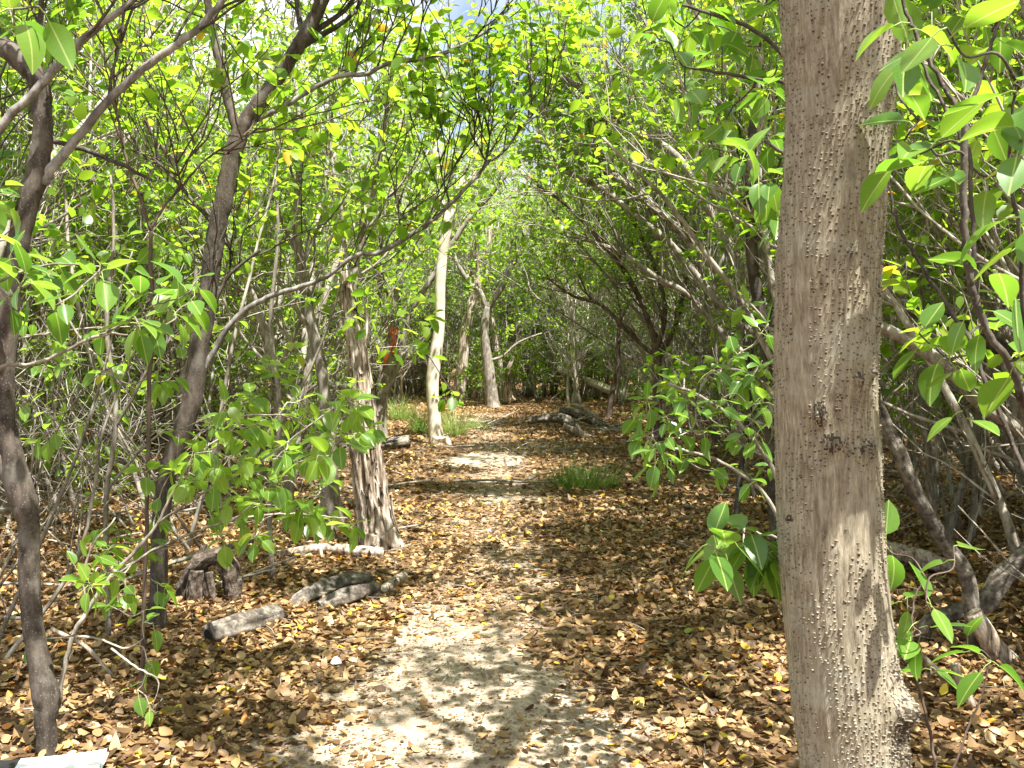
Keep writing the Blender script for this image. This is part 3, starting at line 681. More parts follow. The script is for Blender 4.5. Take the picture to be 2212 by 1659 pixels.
def paint(S, v0, v1, a0, a1):
    """a skin of paint over part of a limb"""
    z0, z1 = at(0, v1, Y)[2], at(0, v0, Y)[2]; T, U, W = frames(S[:, :3]); ks = np.linspace(0, 1, 9); rows = []
    for k in ks:
        z = z0 + (z1 - z0) * k; i = int(np.argmin(np.abs(S[:, 2] - z))); i = min(max(i, 1), len(S) - 2)
        f = (z - S[i, 2]) / (S[i + 1, 2] - S[i, 2] + 1e-9); P = S[i] + (S[i + 1] - S[i]) * f
        wob = .5 * mnoise.noise(Vector((k * 4, v0 * .1, 0)))
        rows.append([(P[0] + (P[3] * 1.10 + .003) * math.sin(q + wob), P[1] - (P[3] * 1.10 + .003) * math.cos(q + wob), P[2]) for q in np.linspace(a0, a1, 7)])
    V = np.array(rows).reshape(-1, 3); g.add(V, [np.array([(7 * i + j, 7 * i + j + 1, 7 * i + j + 8, 7 * i + j + 7) for i in range(8) for j in range(6)])])
paint(S, 706, 722, -1.4, 1.5); paint(S, 720, 762, .0, .9); paint(S, 764, 790, -1.0, -.1)
obj("paint_blaze", shifted(g, G(819, Y)), M['paint'], eo)

# pale smooth trunk at the left of the path
t = Tree(6); Y = 15.0
S = t.limb([(952, 978, 62), (946, 958, 40), (940, 925, 30), (937, 886, 27), (934, 840, 27), (936, 800, 29), (944, 750, 26), (949, 700, 23), (950, 640, 23), (952, 590, 23), (957, 540, 22), (965, 485, 20), (955, 440, 19), (945, 380, 17), (938, 300, 14), (948, 200, 11), (940, 80, 8)], Y, rough=.07, sides=20)
S_b = t.limb([(962, 500, 14), (985, 440, 11), (1000, 380, 9), (1030, 300, 7)], Y)
grow_on(t, S, .62, 1, 10, .9, 4, 7, .085); grow_on(t, S_b, .4, 1, 4, .7, 4, 7, .085)
for q in (0, 1, 2): t.limb([(944 + 8 * q, 945, 20), (938 + 16 * q, 960, 14), (930 + 26 * q, 972, 8)], Y - .12)
finish(t, G(948, Y), "pale_tree", "smooth pale trunk rising beside the left edge of the path", M['pale'], lf)

# brown forked tree in the middle distance
t = Tree(7); Y = 24.0
S = t.limb([(1066, 888, 40), (1063, 865, 30), (1056, 803, 26), (1048, 740, 20), (1047, 700, 18), (1054, 663, 17)], Y)
G1 = t.limb([(1054, 665, 16), (1070, 640, 15), (1084, 620, 14), (1104, 573, 13), (1130, 530, 11), (1150, 480, 9), (1165, 400, 7), (1160, 300, 5)], Y); G2 = t.limb([(1052, 668, 13), (1037, 630, 11), (1014, 610, 10), (984, 560, 9), (970, 500, 7), (975, 420, 5)], Y)
G3 = t.limb([(1052, 780, 7), (1085, 770, 6), (1120, 740, 5), (1170, 720, 4)], Y)
for L_ in (G1, G2): grow_on(t, L_, .35, 1, 7, 1.1, 4, 7, .1)
grow_on(t, G3, .3, 1, 4, .5, 3, 6, .1)
finish(t, G(1064, Y), "forked_tree", "brown tree forking into a V at the far end of the path", M['thicket'], lf)

# white-barked split trunks behind it
for k, (pts, lab, Y) in enumerate((([(985, 872, 44), (990, 850, 30), (998, 790, 25), (1004, 720, 22), (1016, 670, 22), (1027, 630, 22), (1024, 570, 20), (1026, 500, 18), (1030, 420, 13), (1020, 300, 9)], "thick white-barked trunk with dark splits left of the far brown forked tree", 25.5),
        ([(1088, 872, 22), (1084, 830, 16), (1074, 760, 14), (1062, 690, 12), (1050, 600, 11), (1060, 480, 8)], "thin white dead trunk just right of the far brown forked tree", 26.5),
        ([(1272, 852, 34), (1267, 815, 22), (1265, 770, 18), (1262, 700, 15), (1256, 600, 12), (1268, 460, 9), (1262, 330, 6)], "pale flared trunk far right of the path beyond the leaning pole", 29.0),
        ([(1100, 868, 26), (1096, 840, 18), (1098, 800, 12), (1112, 770, 7)], "short white broken stump beside the far forked tree", 25.0))):
    t = Tree(40 + k); g = Geo(); S = pixline(pts, Y, 6); rugged(t.w, S, 28, .22, 3, k * 3.1)
    if k in (0, 2): grow_on(t, S, .6, 1, 8, 1.1, 4, 7, .1)
    finish(t, G(pts[0][0], Y), "white_trunk", lab, M['dead'], lf, cat="dead tree" if k in (1, 3) else "tree")

# red-brown slim trunk right of the path
t = Tree(8); Y = 20.0
S = t.limb([(1312, 912, 17), (1317, 880, 13), (1326, 830, 12), (1334, 786, 11), (1337, 700, 9), (1340, 600, 8), (1330, 480, 6), (1322, 360, 4)], Y)
grow_on(t, S, .5, 1, 7, .9, 4, 6, .09); finish(t, G(1312, Y), "red_tree", "slim red-brown trunk standing behind the fallen logs on the right", M['redbark'], lf)

# leaning trees right of the path, limbs arching to the upper left
t = Tree(9); Y = 9.0
S = t.limb([(1752, 1115, 34), (1735, 1000, 28), (1712, 850, 26), (1690, 740, 24)], Y)
for pts in ([(1690, 745, 18), (1640, 640, 17), (1590, 560, 17), (1540, 470, 16), (1474, 353, 15), (1410, 300, 14), (1354, 267, 13), (1290, 220, 12), (1250, 187, 11), (1190, 155, 9), (1147, 137, 7)],
            [(1700, 800, 18), (1640, 700, 17), (1570, 610, 16), (1470, 500, 15), (1410, 445, 14), (1354, 400, 13), (1300, 360, 12), (1254, 333, 11), (1200, 315, 8), (1154, 303, 6)],
            [(1700, 800, 15), (1650, 740, 14), (1560, 660, 14), (1500, 590, 13), (1454, 533, 12), (1380, 470, 11), (1304, 410, 10), (1240, 380, 8), (1187, 360, 6)],
            [(1690, 745, 15), (1660, 600, 14), (1600, 430, 13), (1540, 300, 12), (1480, 200, 10), (1420, 110, 8), (1370, 20, 6)],
            [(1705, 830, 13), (1640, 790, 12), (1560, 720, 11), (1490, 640, 10), (1420, 600, 9), (1340, 545, 8), (1270, 520, 6), (1210, 505, 4)]):
    L_ = t.limb(pts, Y, wscale=1.25); grow_on(t, L_, .5, 1, 9, .7, 4, 7, .085, bias=(-.15, 0, .75)); grow_on(t, L_, .15, .7, 8, .7, 3, 0, .08, bias=(-.2, 0, .6))
finish(t, G(1752, Y), "arching_tree", "grey tree behind the big trunk whose long limbs arch over the path", M['thicket'], lf)

t = Tree(10); Y = 13.5
S = t.limb([(1425, 990, 30), (1422, 900, 26), (1420, 800, 22), (1416, 740, 18)], Y)
for pts in ([(1416, 745, 14), (1400, 690, 12), (1370, 620, 11), (1330, 560, 10), (1270, 490, 9), (1220, 440, 7), (1160, 400, 5)], [(1418, 760, 12), (1436, 680, 11), (1420, 590, 10), (1380, 500, 9), (1340, 400, 7), (1300, 300, 5)],
            [(1420, 780, 12), (1460, 700, 11), (1480, 600, 10), (1470, 480, 9), (1430, 360, 7), (1410, 240, 5)], [(1414, 770, 10), (1360, 720, 9), (1300, 660, 8), (1240, 640, 6), (1180, 600, 4)]):
    L_ = t.limb(pts, Y); grow_on(t, L_, .4, 1, 8, .8, 4, 6, .085, bias=(-.1, 0, .7)); grow_on(t, L_, .1, .6, 4, .6, 3, 0, .08)
finish(t, G(1425, Y), "red_tree", "red-brown tree right of the logs with stems fanning from low on its trunk", M['redbark'], lf)

t = Tree(11); Y = 6.6
S = t.limb([(1690, 1240, 40), (1675, 1100, 32), (1668, 950, 30), (1660, 800, 28), (1655, 753, 28), (1638, 653, 27), (1625, 553, 26), (1618, 440, 25), (1622, 333, 23), (1635, 220, 20), (1640, 80, 17), (1620, -120, 13)], Y)
L2_ = t.limb([(1660, 730, 16), (1690, 600, 15), (1720, 500, 13)], Y)
L3_ = t.limb([(1590, 1130, 15), (1596, 1050, 14), (1606, 960, 13), (1620, 850, 12), (1612, 740, 10)], 8.4)
grow_on(t, S, .55, 1, 10, .8, 4, 7, .08); grow_on(t, L3_, .4, 1, 5, .5, 3, 5, .08)
finish(t, G(1690, Y), "dark_tree", "upright dark stem partly hidden at the left side of the big trunk", M['shadedbark'], lf)

# ------------------------------------------------------------------ the big warty trunk in front
def big_trunk():
    vs = (-500, -200, 0, 233, 400, 553, 700, 820, 886, 920, 1000, 1106, 1206, 1273, 1339, 1406, 1470, 1520, 1580, 1659, 1900, 2230)
    lf_ = (1700, 1692, 1691, 1704, 1694, 1680, 1677, 1676, 1677, 1678, 1678, 1680, 1684, 1690, 1695, 1701, 1706, 1710, 1718, 1728, 1735, 1715)
    rt_ = (1962, 1950, 1941, 1925, 1912, 1898, 1895, 1890, 1888, 1893, 1896, 1898, 1903, 1908, 1914, 1920, 1926, 1930, 1934, 1940, 1970, 2030)
    Yc = 2.25
    zs = np.concatenate((np.linspace(-.06, .4, 20), np.linspace(.4, 2.5, 420)[1:], np.linspace(2.5, 3.3, 40)[1:])); A = 260
    Yline = Yc - .10 * np.clip((zs - 1.5) / 1.0, -.2, 1.6)
    va = np.array([HZ + (CAMZ - z) / y * FPX for z, y in zip(zs, Yline)])
    Lx = np.interp(va, vs, lf_); Rx = np.interp(va, vs, rt_)
    X = np.array([at(u, v, y)[0] for u, v, y in zip((Lx + Rx) / 2, va, Yline)]); Rr = (Rx - Lx) / 2 / FPX * Yline
    ker = np.ones(15) / 15
    Rr = np.convolve(np.pad(Rr, 7, 'edge'), ker, 'valid'); X = np.convolve(np.pad(X, 7, 'edge'), ker, 'valid')
    a = np.linspace(0, 2 * np.pi, A, endpoint=False)          # angle 0 faces the camera, positive to the right
    bumps = []                                                  # (angle, z, size angle, size z, height)
    def pix(u, v):
        z = CAMZ - (v - HZ) / FPX * Yc; i = np.argmin(np.abs(zs - z)); s = (at(u, 829, Yc)[0] - X[i]) / Rr[i]; return math.asin(max(-.97, min(.97, s))), z
    for u, v, su, sv, h in ((1745, 892, .12, .024, .014), (1775, 952, .20, .020, .010), (1850, 965, .20, .022, .009), (1822, 818, .09, .016, .012), (1855, 806, .07, .014, .011), (1862, 706, .07, .014, .009), (1866, 635, .06, .012, .008), (1700, 1120, .06, .010, .006), (1790, 560, .06, .010, .005), (1800, 1200, .3, .06, .004), (1760, 1380, .3, .08, .003)):
        q = pix(u, v); bumps.append((q[0], q[1], su, sv, h))
    q = pix(1895, 1530); bumps.append((1.0, q[1], .34, .042, .036)); bumps.append((1.2, q[1] - .06, .5, .16, .010))
    D = np.zeros((len(zs), A)); tone = np.full((len(zs), A), .5)
    for i, z in enumerate(zs):
        for j in range(A):
            c, s = math.cos(a[j]), math.sin(a[j])
            D[i, j] = -.0018 * max(0, mnoise.noise(Vector((c * 9, s * 9, z * 1.6 + 7))) - .28) * 4 + .005 * mnoise.noise(Vector((c * 1.1, s * 1.1, z * 1.7))) + .0016 * mnoise.noise(Vector((c * 14, s * 14, z * 5))) + .0007 * mnoise.noise(Vector((c * 38, s * 38, z * 18)))
    aa = (a[None] + np.pi) % (2 * np.pi) - np.pi
    for b in bumps:
        q = ((aa - b[0]) / b[2]) ** 2 + ((zs[:, None] - b[1]) / b[3]) ** 2; D += b[4] * np.exp(-q)
        if b[4] > .0045 and b[4] < .02:                        # scars are rough and dark in the middle
            nz = np.array([[mnoise.noise(Vector((math.cos(x) * 30, math.sin(x) * 30, z * 120))) for x in a] if abs(z - b[1]) < b[3] * 2 else [0] * A for z in zs])
            D += .013 * nz * np.exp(-q * .7); tone[(q < 1.3) & (nz > .03)] = .0
    q = ((aa - 1.02) / .30) ** 2 + ((zs[:, None] - pix(1895, 1560)[1]) / .04) ** 2
    nz = np.array([[mnoise.noise(Vector((math.cos(x) * 22, math.sin(x) * 22, z * 70))) for x in a] if abs(z - pix(1895, 1560)[1]) < .1 else [0] * A for z in zs])
    tone[(q < 1.3) & (nz > .02)] = .05; D += .008 * nz * np.exp(-q)
    D += np.exp(-((aa - 1.35) / .33) ** 2) * (.011 * np.clip((1.42 - zs[:, None]) / .5, 0, 1))        # the fluted rib on the right
    D -= np.exp(-((aa - .86) / .16) ** 2) * (.008 * np.clip((1.30 - zs[:, None]) / .5, 0, 1))
    def surf(ang, z, lift=0.0):
        i = np.interp(z, zs, np.arange(len(zs))); x = np.interp(z, zs, X); r = np.interp(z, zs, Rr); y = np.interp(z, zs, Yline)
        ii = np.clip(np.round(i).astype(int), 0, len(zs) - 1); jj = np.round((ang % (2 * np.pi)) / (2 * np.pi) * A).astype(int) % A
        rr = r + D[ii, jj] + lift; return np.stack((x + rr * np.sin(ang), y - rr * np.cos(ang), z), -1)
    V = surf(np.tile(a, len(zs)), np.repeat(zs, A)); n = len(zs)
    i = np.arange(n - 1)[:, None] * A; j = np.arange(A)[None]; k = (j + 1) % A
    F = np.stack((i + j, i + k, i + A + k, i + A + j), -1).reshape(-1, 4)
    g = Geo(); g.add(V, [F], tone[:-1].ravel())
    # warts in uneven upright rows
    rows = 62; W_a = []; W_z = []
    for q in range(rows):
        z = .35 + rng.uniform(0, .015)
        while z < 2.55:
            z += rng.gamma(5, .0025); ang = 2 * np.pi * (q + rng.normal(0, .17) + .35 * mnoise.noise(Vector((q * .3, z * 3, 0)))) / rows
            if mnoise.noise(Vector((math.cos(ang) * 2.2, math.sin(ang) * 2.2, z * 4))) + .5 * mnoise.noise(Vector((math.cos(ang) * 7, math.sin(ang) * 7, z * 14))) > -.22: W_a.append(ang); W_z.append(z)
    W_a = np.array(W_a); W_z = np.array(W_z); N = len(W_a); c8 = np.linspace(0, 2 * np.pi, 8, endpoint=False)
    sx = rng.uniform(.0014, .0038, N); sz = sx * rng.uniform(.4, .75, N); h = rng.uniform(.0014, .0046, N)
    R0 = np.interp(W_z, zs, Rr)
    rings = []
    for kk, (sc, lf2, dz) in enumerate(((1.15, -.0008, 0), (.8, .75, .1), (.35, 1.0, .35))):
        A_ = W_a[:, None] + sx[:, None] * sc * np.cos(c8) / R0[:, None]; Z_ = W_z[:, None] + sz[:, None] * (sc * np.sin(c8) + dz)
        lift = np.where(kk == 0, -.0008, lf2) * np.ones((N, 8)) if kk == 0 else lf2 * h[:, None] * np.ones((N, 8))
        rings.append(surf(A_.ravel(), Z_.ravel(), lift.ravel()).reshape(N, 8, 3))
    Vw = np.concatenate(rings, 1).reshape(-1, 3); off = (np.arange(N) * 24)[:, None, None]
    Fq = np.array([(8 * r_ + k_, 8 * r_ + (k_ + 1) % 8, 8 * r_ + 8 + (k_ + 1) % 8, 8 * r_ + 8 + k_) for r_ in (0, 1) for k_ in range(8)])
    cap = np.array([(16, 17, 18, 19), (16, 19, 20, 23), (20, 21, 22, 23)])
    tw = rng.uniform(.5, .7, N)
    g.add(Vw, [(Fq[None] + off).reshape(-1, 4), (cap[None] + off).reshape(-1, 4)], np.repeat(tw, 1)[0] if False else .5)
    g.tone[-2] = np.repeat(tw, 16).astype(np.float32); g.tone[-1] = np.repeat(tw, 3).astype(np.float32)
    A_ = W_a[:, None] + sx[:, None] * .7 * np.cos(c8) / R0[:, None]; Z_ = W_z[:, None] - sz[:, None] * 1.2 + sx[:, None] * .75 * np.sin(c8)          # dark spot below each wart: pore and painted shadow together
    Vp = surf(A_.ravel(), Z_.ravel(), .0007).reshape(N, 8, 3); kp = rng.random(N) < .55; Vp = Vp[kp]; off = (np.arange(len(Vp)) * 8)[:, None, None]
    g.add(Vp.reshape(-1, 3), [(np.array([(0, 1, 2, 3), (0, 3, 4, 7), (4, 5, 6, 7)])[None] + off).reshape(-1, 4)], .05)
    top = np.array((X[-1], Yline[-1], zs[-1])); return g, top, Rr[-1], (X[0], Yc)
gb, top, rtop, (bx, by) = big_trunk()
base = np.array((bx, by, 0.0))
e = thing("big_tree", "big foreground tree with tan warty bark right of the path", "tree", tuple(base))
obj("trunk", shifted(gb, base), M['warty'], e)
t = Tree(12)
for d, L in (((-.45, -.1, 1), 2.4), ((.5, .25, 1), 2.4), ((.1, -.5, .9), 2.0)):
    P = bend(top - np.array((0, 0, .12)), d, L, 12, .06, .02, t.r); tube(t.w, P, np.linspace(rtop * .72, .022, 13), 16)
    S = np.column_stack((P, np.linspace(rtop * .7, .022, 13))); grow_on(t, S, .35, 1, 5, 1.1, 4, 5, .085, bias=(.2, 0, .35))
t.w.V = [(v - base).astype(np.float32) for v in t.w.V]; t.p = [q - base for q in t.p]
a, b = t.meshes(M['pale'], lf, LOW, .012, "limb", "crown"); obj("limb", a, None, e); obj("crown", b, None, e)

# ------------------------------------------------------------------ broad-leaved shrubs close to the camera
# right edge
t = Tree(20); Y = 1.75
t.limb([(2420, 2300, 20, 1.9), (2340, 1500, 19, 1.9), (2240, 1000, 18, 1.85), (2191, 813, 18), (2141, 726, 17), (2108, 646, 17), (2092, 586, 17), (2082, 500, 17), (2084, 380, 16), (2085, 247, 15)], Y)
t.limb([(2085, 250, 13), (2041, 193, 12), (1985, 87, 11), (1955, 17, 9), (1930, -80, 7)], Y); t.limb([(2085, 250, 12), (2108, 195, 11), (2135, 110, 10), (2155, 50, 8), (2165, -60, 6)], Y)
t.limb([(2105, 640, 13), (2100, 480, 12), (2091, 340, 11), (2061, 277, 10), (2020, 200, 9), (1975, 90, 7)], Y + .1)
t.limb([(2300, 1300, 15, 1.9), (2220, 1050, 14), (2161, 903, 14), (2125, 820, 13), (2095, 740, 13), (2041, 653, 11), (1975, 553, 10), (1935, 470, 8), (1915, 360, 6)], Y + .3)
t.limb([(2300, 1200, 14, 1.9), (2250, 900, 13), (2215, 700, 12), (2200, 500, 11), (2180, 330, 9), (2195, 180, 7)], Y - .15)
for u, v, n in ((1965, 50, 5), (2045, 60, 5), (2100, 10, 5), (2160, 60, 5), (2190, 180, 4), (2130, 250, 5), (2010, 320, 4), (1985, 260, 5), (2200, 470, 5), (2160, 560, 4), (2040, 350, 4), (2190, 640, 5), (2130, 700, 4), (2040, 770, 5), (1985, 720, 4), (1935, 180, 4), (2150, 380, 4), (2205, 300, 5), (1950, 330, 4), (2070, 870, 4), (2180, 780, 4), (1960, 110, 4)):
    t.spray(u, v, Y + t.r.uniform(-.3, .4), n - 1, .086)
finish(t, (1.15, 1.9, -.02), "broad_leaved_shrub", "dark-stemmed shrub with large glossy leaves right of the big trunk", M['shadedbark'], M['shrub'], HI, "shrub", "stem", "foliage", aspect=.31, yellow=.01)
# behind the big trunk: leaves to its upper left
t = Tree(21); Y = 3.1
t.limb([(1800, 1775, 30, 3.15), (1795, 1200, 26), (1790, 700, 24), (1785, 400, 22), (1770, 200, 18), (1760, -60, 12)], Y)
t.limb([(1775, 250, 12), (1730, 180, 11), (1701, 127, 10), (1621, 60, 9), (1550, 35, 8), (1475, 10, 6)], Y); t.limb([(1780, 330, 12), (1740, 230, 11), (1701, 180, 10), (1640, 172, 9), (1575, 160, 8), (1475, 143, 5)], Y)
t.limb([(1785, 480, 12), (1740, 400, 10), (1690, 330, 9), (1640, 300, 7)], Y); t.limb([(1765, 120, 10), (1700, 20, 9), (1620, -60, 7)], Y)
for u, v in ((1520, 40), (1560, 100), (1600, 40), (1640, 100), (1675, 60), (1655, 190), (1600, 210), (1560, 260), (1600, 320), (1660, 290), (1540, 320), (1675, 390), (1480, 60), (1440, 25), (1455, 110), (1650, 420), (1405, 60), (1640, 20), (1500, 200), (1680, 140), (1680, 470)):
    t.spray(u, v, Y + t.r.uniform(-.4, .4), 5, .085)
finish(t, G(1800, 3.15), "broad_leaved_tree", "leafy young tree hidden behind the big trunk with glossy leaves at its upper left", M['shadedbark'], M['shrub'], HI, wname="trunk", aspect=.31)
# right of the path, drooping dark leaves
t = Tree(22); Y = 3.8
t.limb([(1765, 1595, 16, 3.8), (1745, 1300, 14), (1700, 1100, 12), (1650, 980, 10), (1580, 900, 9), (1500, 850, 7), (1440, 830, 5)], Y)
t.limb([(1740, 1280, 13), (1720, 1050, 11), (1690, 900, 10), (1640, 820, 8), (1560, 790, 6)], Y); t.limb([(1735, 1250, 12), (1660, 1080, 9), (1560, 1000, 7), (1460, 970, 6), (1400, 960, 4)], Y - .2); t.limb([(1720, 1050, 9), (1690, 800, 8), (1650, 690, 6), (1600, 640, 4)], Y)
for u, v in ((1400, 860), (1445, 825), (1480, 880), (1540, 800), (1560, 860), (1600, 825), (1620, 895), (1650, 790), (1655, 870), (1380, 950), (1425, 975), (1470, 940), (1530, 930), (1590, 955), (1640, 940), (1660, 1000), (1410, 1010), (1455, 1000), (1510, 850), (1500, 980), (1560, 1020), (1620, 1040), (1600, 760), (1440, 900), (1370, 900), (1660, 700), (1610, 660)):
    t.spray(u, v, Y + t.r.uniform(-.45, .35), 5, .078, up=-.2)
finish(t, G(1765, 3.8), "broad_leaved_shrub", "leafy shrub with drooping leaves just left of the big trunk beside the path", M['thicket'], M['shrub'], HI, "shrub", "stem", "foliage", aspect=.28)
# low sprigs at the foot of the big trunk
t = Tree(23); Y = 2.7
t.limb([(1800, 1985, 14, 2.65), (1790, 1600, 11), (1760, 1300, 9), (1700, 1180, 7), (1640, 1150, 5), (1590, 1135, 4)], Y)
for u, v, n in ((1640, 1165, 6), (1600, 1145, 5), (1565, 1190, 5), (1660, 1195, 6), (1685, 1220, 5), (1530, 1175, 4)): t.spray(u, v, Y - .35 + t.r.uniform(-.15, .1), n, .10, up=-.3)
finish(t, G(1800, 2.65), "leafy_sprig", "low sprig with big bright leaves hanging left of the big trunk", M['thicket'], M['shrub'], HI, "shrub", "stem", "foliage", aspect=.3)
t = Tree(24); Y = 2.55
t.limb([(2040, 2020, 11, 2.55), (2030, 1750, 10), (2010, 1600, 9), (1985, 1480, 7), (1970, 1380, 6), (1975, 1290, 5), (2000, 1250, 3)], Y); t.limb([(2030, 1750, 8), (2080, 1600, 6), (2120, 1500, 5), (2140, 1420, 3)], Y)
for u, v, n in ((1990, 1370, 3), (2010, 1440, 3), (2090, 1395, 2), (2140, 1430, 3), (1930, 1380, 3), (1950, 1300, 3), (2000, 1300, 2), (1905, 1160, 3), (2060, 1180, 2)): t.spray(u, v, Y + t.r.uniform(-.2, .15), n, .10, up=-.3)
finish(t, G(2040, 2.55), "leafy_sprig", "sparse sprig of oval leaves near the ground right of the big trunk", M['redbark'], M['shrub'], HI, "shrub", "stem", "foliage", aspect=.3)
# left: branch with big leaves in front of the dark trees
t = Tree(25); Y = 2.6
t.limb([(-220, 1990, 20, 2.6), (-180, 1400, 17), (-120, 1000, 15), (-60, 840, 13), (0, 793, 9), (83, 783, 8), (150, 753, 8), (217, 723, 7), (280, 723, 4)], Y)
t.limb([(-120, 1000, 13), (-100, 760, 12), (-40, 640, 9), (40, 590, 7), (130, 570, 5), (220, 580, 4)], Y); t.limb([(-100, 770, 11), (-90, 500, 10), (-40, 430, 7), (30, 420, 4)], Y); t.limb([(-90, 510, 10), (-100, 200, 9), (-40, 60, 7), (30, 10, 4)], Y - .7)
t.limb([(217, 723, 6), (280, 690, 5), (330, 660, 4), (400, 640, 3)], Y)
for u, v, n in ((330, 690, 5), (295, 700, 5), (375, 680, 5), (420, 640, 4), (335, 605, 4), (280, 630, 4), (210, 605, 5), (115, 580, 4), (60, 600, 5), (20, 560, 5), (220, 570, 4), (5, 430, 5), (45, 540, 5), (130, 560, 4), (430, 600, 3), (120, 660, 3), (20, 640, 4)): t.spray(u, v, Y + t.r.uniform(-.25, .3), n, .082, up=-.1)
for u, v in ((30, 20), (85, 15)): t.spray(u, v, Y - .9, 4, .09)
finish(t, (-1.6, 2.6, -.02), "broad_leaved_shrub", "shrub at the left edge holding large pale leaves in front of the dark tree", M['thicket'], M['shrub'], HI, "shrub", "stem", "foliage", aspect=.3)
# left: low spreading shrub
t = Tree(26); Y = 4.0
t.limb([(120, 1565, 12, 4.0), (133, 1472, 11), (157, 1373, 11), (187, 1323, 11), (233, 1253, 10), (287, 1196, 9), (340, 1130, 7), (380, 1050, 6), (430, 980, 5), (500, 930, 4)], Y)
t.limb([(233, 1253, 8), (330, 1190, 7), (420, 1150, 6), (520, 1120, 6), (620, 1110, 5), (700, 1115, 4), (750, 1120, 3)], Y); t.limb([(340, 1130, 7), (430, 1070, 6), (540, 1010, 6), (640, 940, 5), (720, 880, 4)], Y); t.limb([(157, 1373, 7), (210, 1380, 6), (270, 1400, 5), (310, 1380, 3)], Y - .2); t.limb([(187, 1323, 8), (180, 1250, 7), (200, 1180, 5), (250, 1120, 4)], Y); t.limb([(540, 1010, 5), (580, 930, 4), (620, 870, 3)], Y); t.limb([(240, 1400, 6), (290, 1440, 5), (340, 1470, 4), (330, 1530, 2)], Y - .35)
for u, v in ((380, 1030), (400, 980), (350, 1000), (440, 960), (500, 930), (560, 870), (600, 880), (640, 860), (680, 900), (730, 855), (600, 1010), (540, 1000), (480, 1050), (450, 1100), (530, 1080), (570, 1060), (620, 1110), (660, 1130), (700, 1115), (760, 1125), (560, 1150), (575, 1180), (200, 1180), (240, 1195), (300, 1180), (270, 1150), (220, 1240), (335, 1255), (640, 960), (720, 950), (770, 900), (670, 1010), (500, 990), (420, 1040), (590, 930), (690, 960)):
    
    for q in range(2): t.spray(u + t.r.normal(0, 16 + 24 * q), v + t.r.normal(0, 14 + 22 * q), Y + t.r.uniform(-.7, .6), t.r.integers(5, 8), .08, up=.1)
for u, v in ((310, 1320), (330, 1345), (85, 1380), (240, 1310), (165, 1230), (330, 1440), (297, 1490), (335, 1540)): t.spray(u, v, Y - .2, 2, .08, up=-.6)
finish(t, G(120, 4.0), "broad_leaved_shrub", "low spreading shrub with green leaves tinted as if sunlit at the left of the path", M['thicket'], M['bright'], HI, "shrub", "stem", "foliage", aspect=.3)

# left: two taller leafy saplings filling the middle height
for q, (bu, Y, lab) in enumerate(((236, 5.0, "leafy sapling between the dark tree and the forked tree at left"), (590, 6.3, "leafy sapling just right of the forked tree, left of the snag"))):
    t = Tree(60 + q)
    k0 = t.limb([(bu, 745 + 3240 / Y + 20, 13), (bu - 8, 1100, 12), (bu + 14, 900, 11), (bu - 6, 700, 10), (bu + 10, 520, 8), (bu + 4, 380, 6)], Y)
    k1 = t.limb([(bu + 8, 930, 8), (bu + 70, 820, 7), (bu + 120, 700, 6), (bu + 150, 600, 4)], Y); k2 = t.limb([(bu, 800, 8), (bu - 70, 720, 6), (bu - 120, 620, 5), (bu - 160, 540, 3)], Y); k3 = t.limb([(bu - 5, 1060, 8), (bu + 60, 980, 6), (bu + 130, 920, 4)], Y)
    for _ in range(34): t.spray(bu + t.r.uniform(-190, 190), t.r.uniform(420, 960), Y + t.r.uniform(-.7, .7), t.r.integers(4, 7), .082, up=.1)
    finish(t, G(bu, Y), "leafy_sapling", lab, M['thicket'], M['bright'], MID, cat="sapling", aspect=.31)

# ------------------------------------------------------------------ fallen wood
def log(name, label, pts, Y, m='log', amp=.32, cat="log", seed=1.0, sides=26, ground=True, group=None, branches=(), per=8):
    S = pixline(pts, Y, per)
    b = np.array((S[:, 0].mean(), S[:, 1].mean(), 0)); b[2] = gz(b[0], b[1]); g = Geo(); S[:, 2] -= .012 if ground else 0; rugged(g, S, sides, amp * 1.5, 8, seed, 1.8)
    for bp, by_ in branches: rugged(g, pixline(bp, by_, 6), 12, amp, 7, seed + 1)
    o = obj(name, shifted(g, b), M[m], None, tuple(b)); tag(o, label, cat, group); return o, S, b
o, S, b = log("hollow_log", "short hollow log with a dark open end lying in the leaves at left", [(452, 1366, 50, 4.95), (500, 1352, 52, 5.05), (556, 1336, 50, 5.25), (600, 1320, 40, 5.4)], 5.1, amp=.18, seed=3, sides=36)
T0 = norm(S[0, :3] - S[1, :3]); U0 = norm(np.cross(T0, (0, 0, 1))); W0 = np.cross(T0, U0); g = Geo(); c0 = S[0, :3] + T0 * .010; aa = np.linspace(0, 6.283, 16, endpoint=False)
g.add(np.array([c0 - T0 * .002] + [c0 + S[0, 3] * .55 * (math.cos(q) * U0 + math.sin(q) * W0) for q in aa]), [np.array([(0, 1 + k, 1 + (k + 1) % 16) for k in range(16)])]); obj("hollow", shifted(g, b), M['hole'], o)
log("fallen_log", "thick mottled log lying by the path left of the snag's foot", [(622, 1312, 30, 5.7), (655, 1294, 46, 5.75), (700, 1274, 50, 5.9), (745, 1260, 46, 6.05), (796, 1250, 34, 6.2)], 6.1, seed=5, sides=32)
log("fallen_log", "darker half-buried log in front of the mottled log left of the path", [(690, 1306, 22, 5.6), (730, 1290, 32, 5.68), (775, 1276, 34, 5.8), (812, 1262, 24, 5.95)], 5.8, seed=6)
log("fallen_log", "small pale grey log end at the path edge below the snag", [(796, 1292, 18, 5.85), (826, 1274, 24, 6.0), (850, 1256, 24, 6.2), (872, 1240, 20, 6.35)], 6.15, 'dead', .12, seed=7)
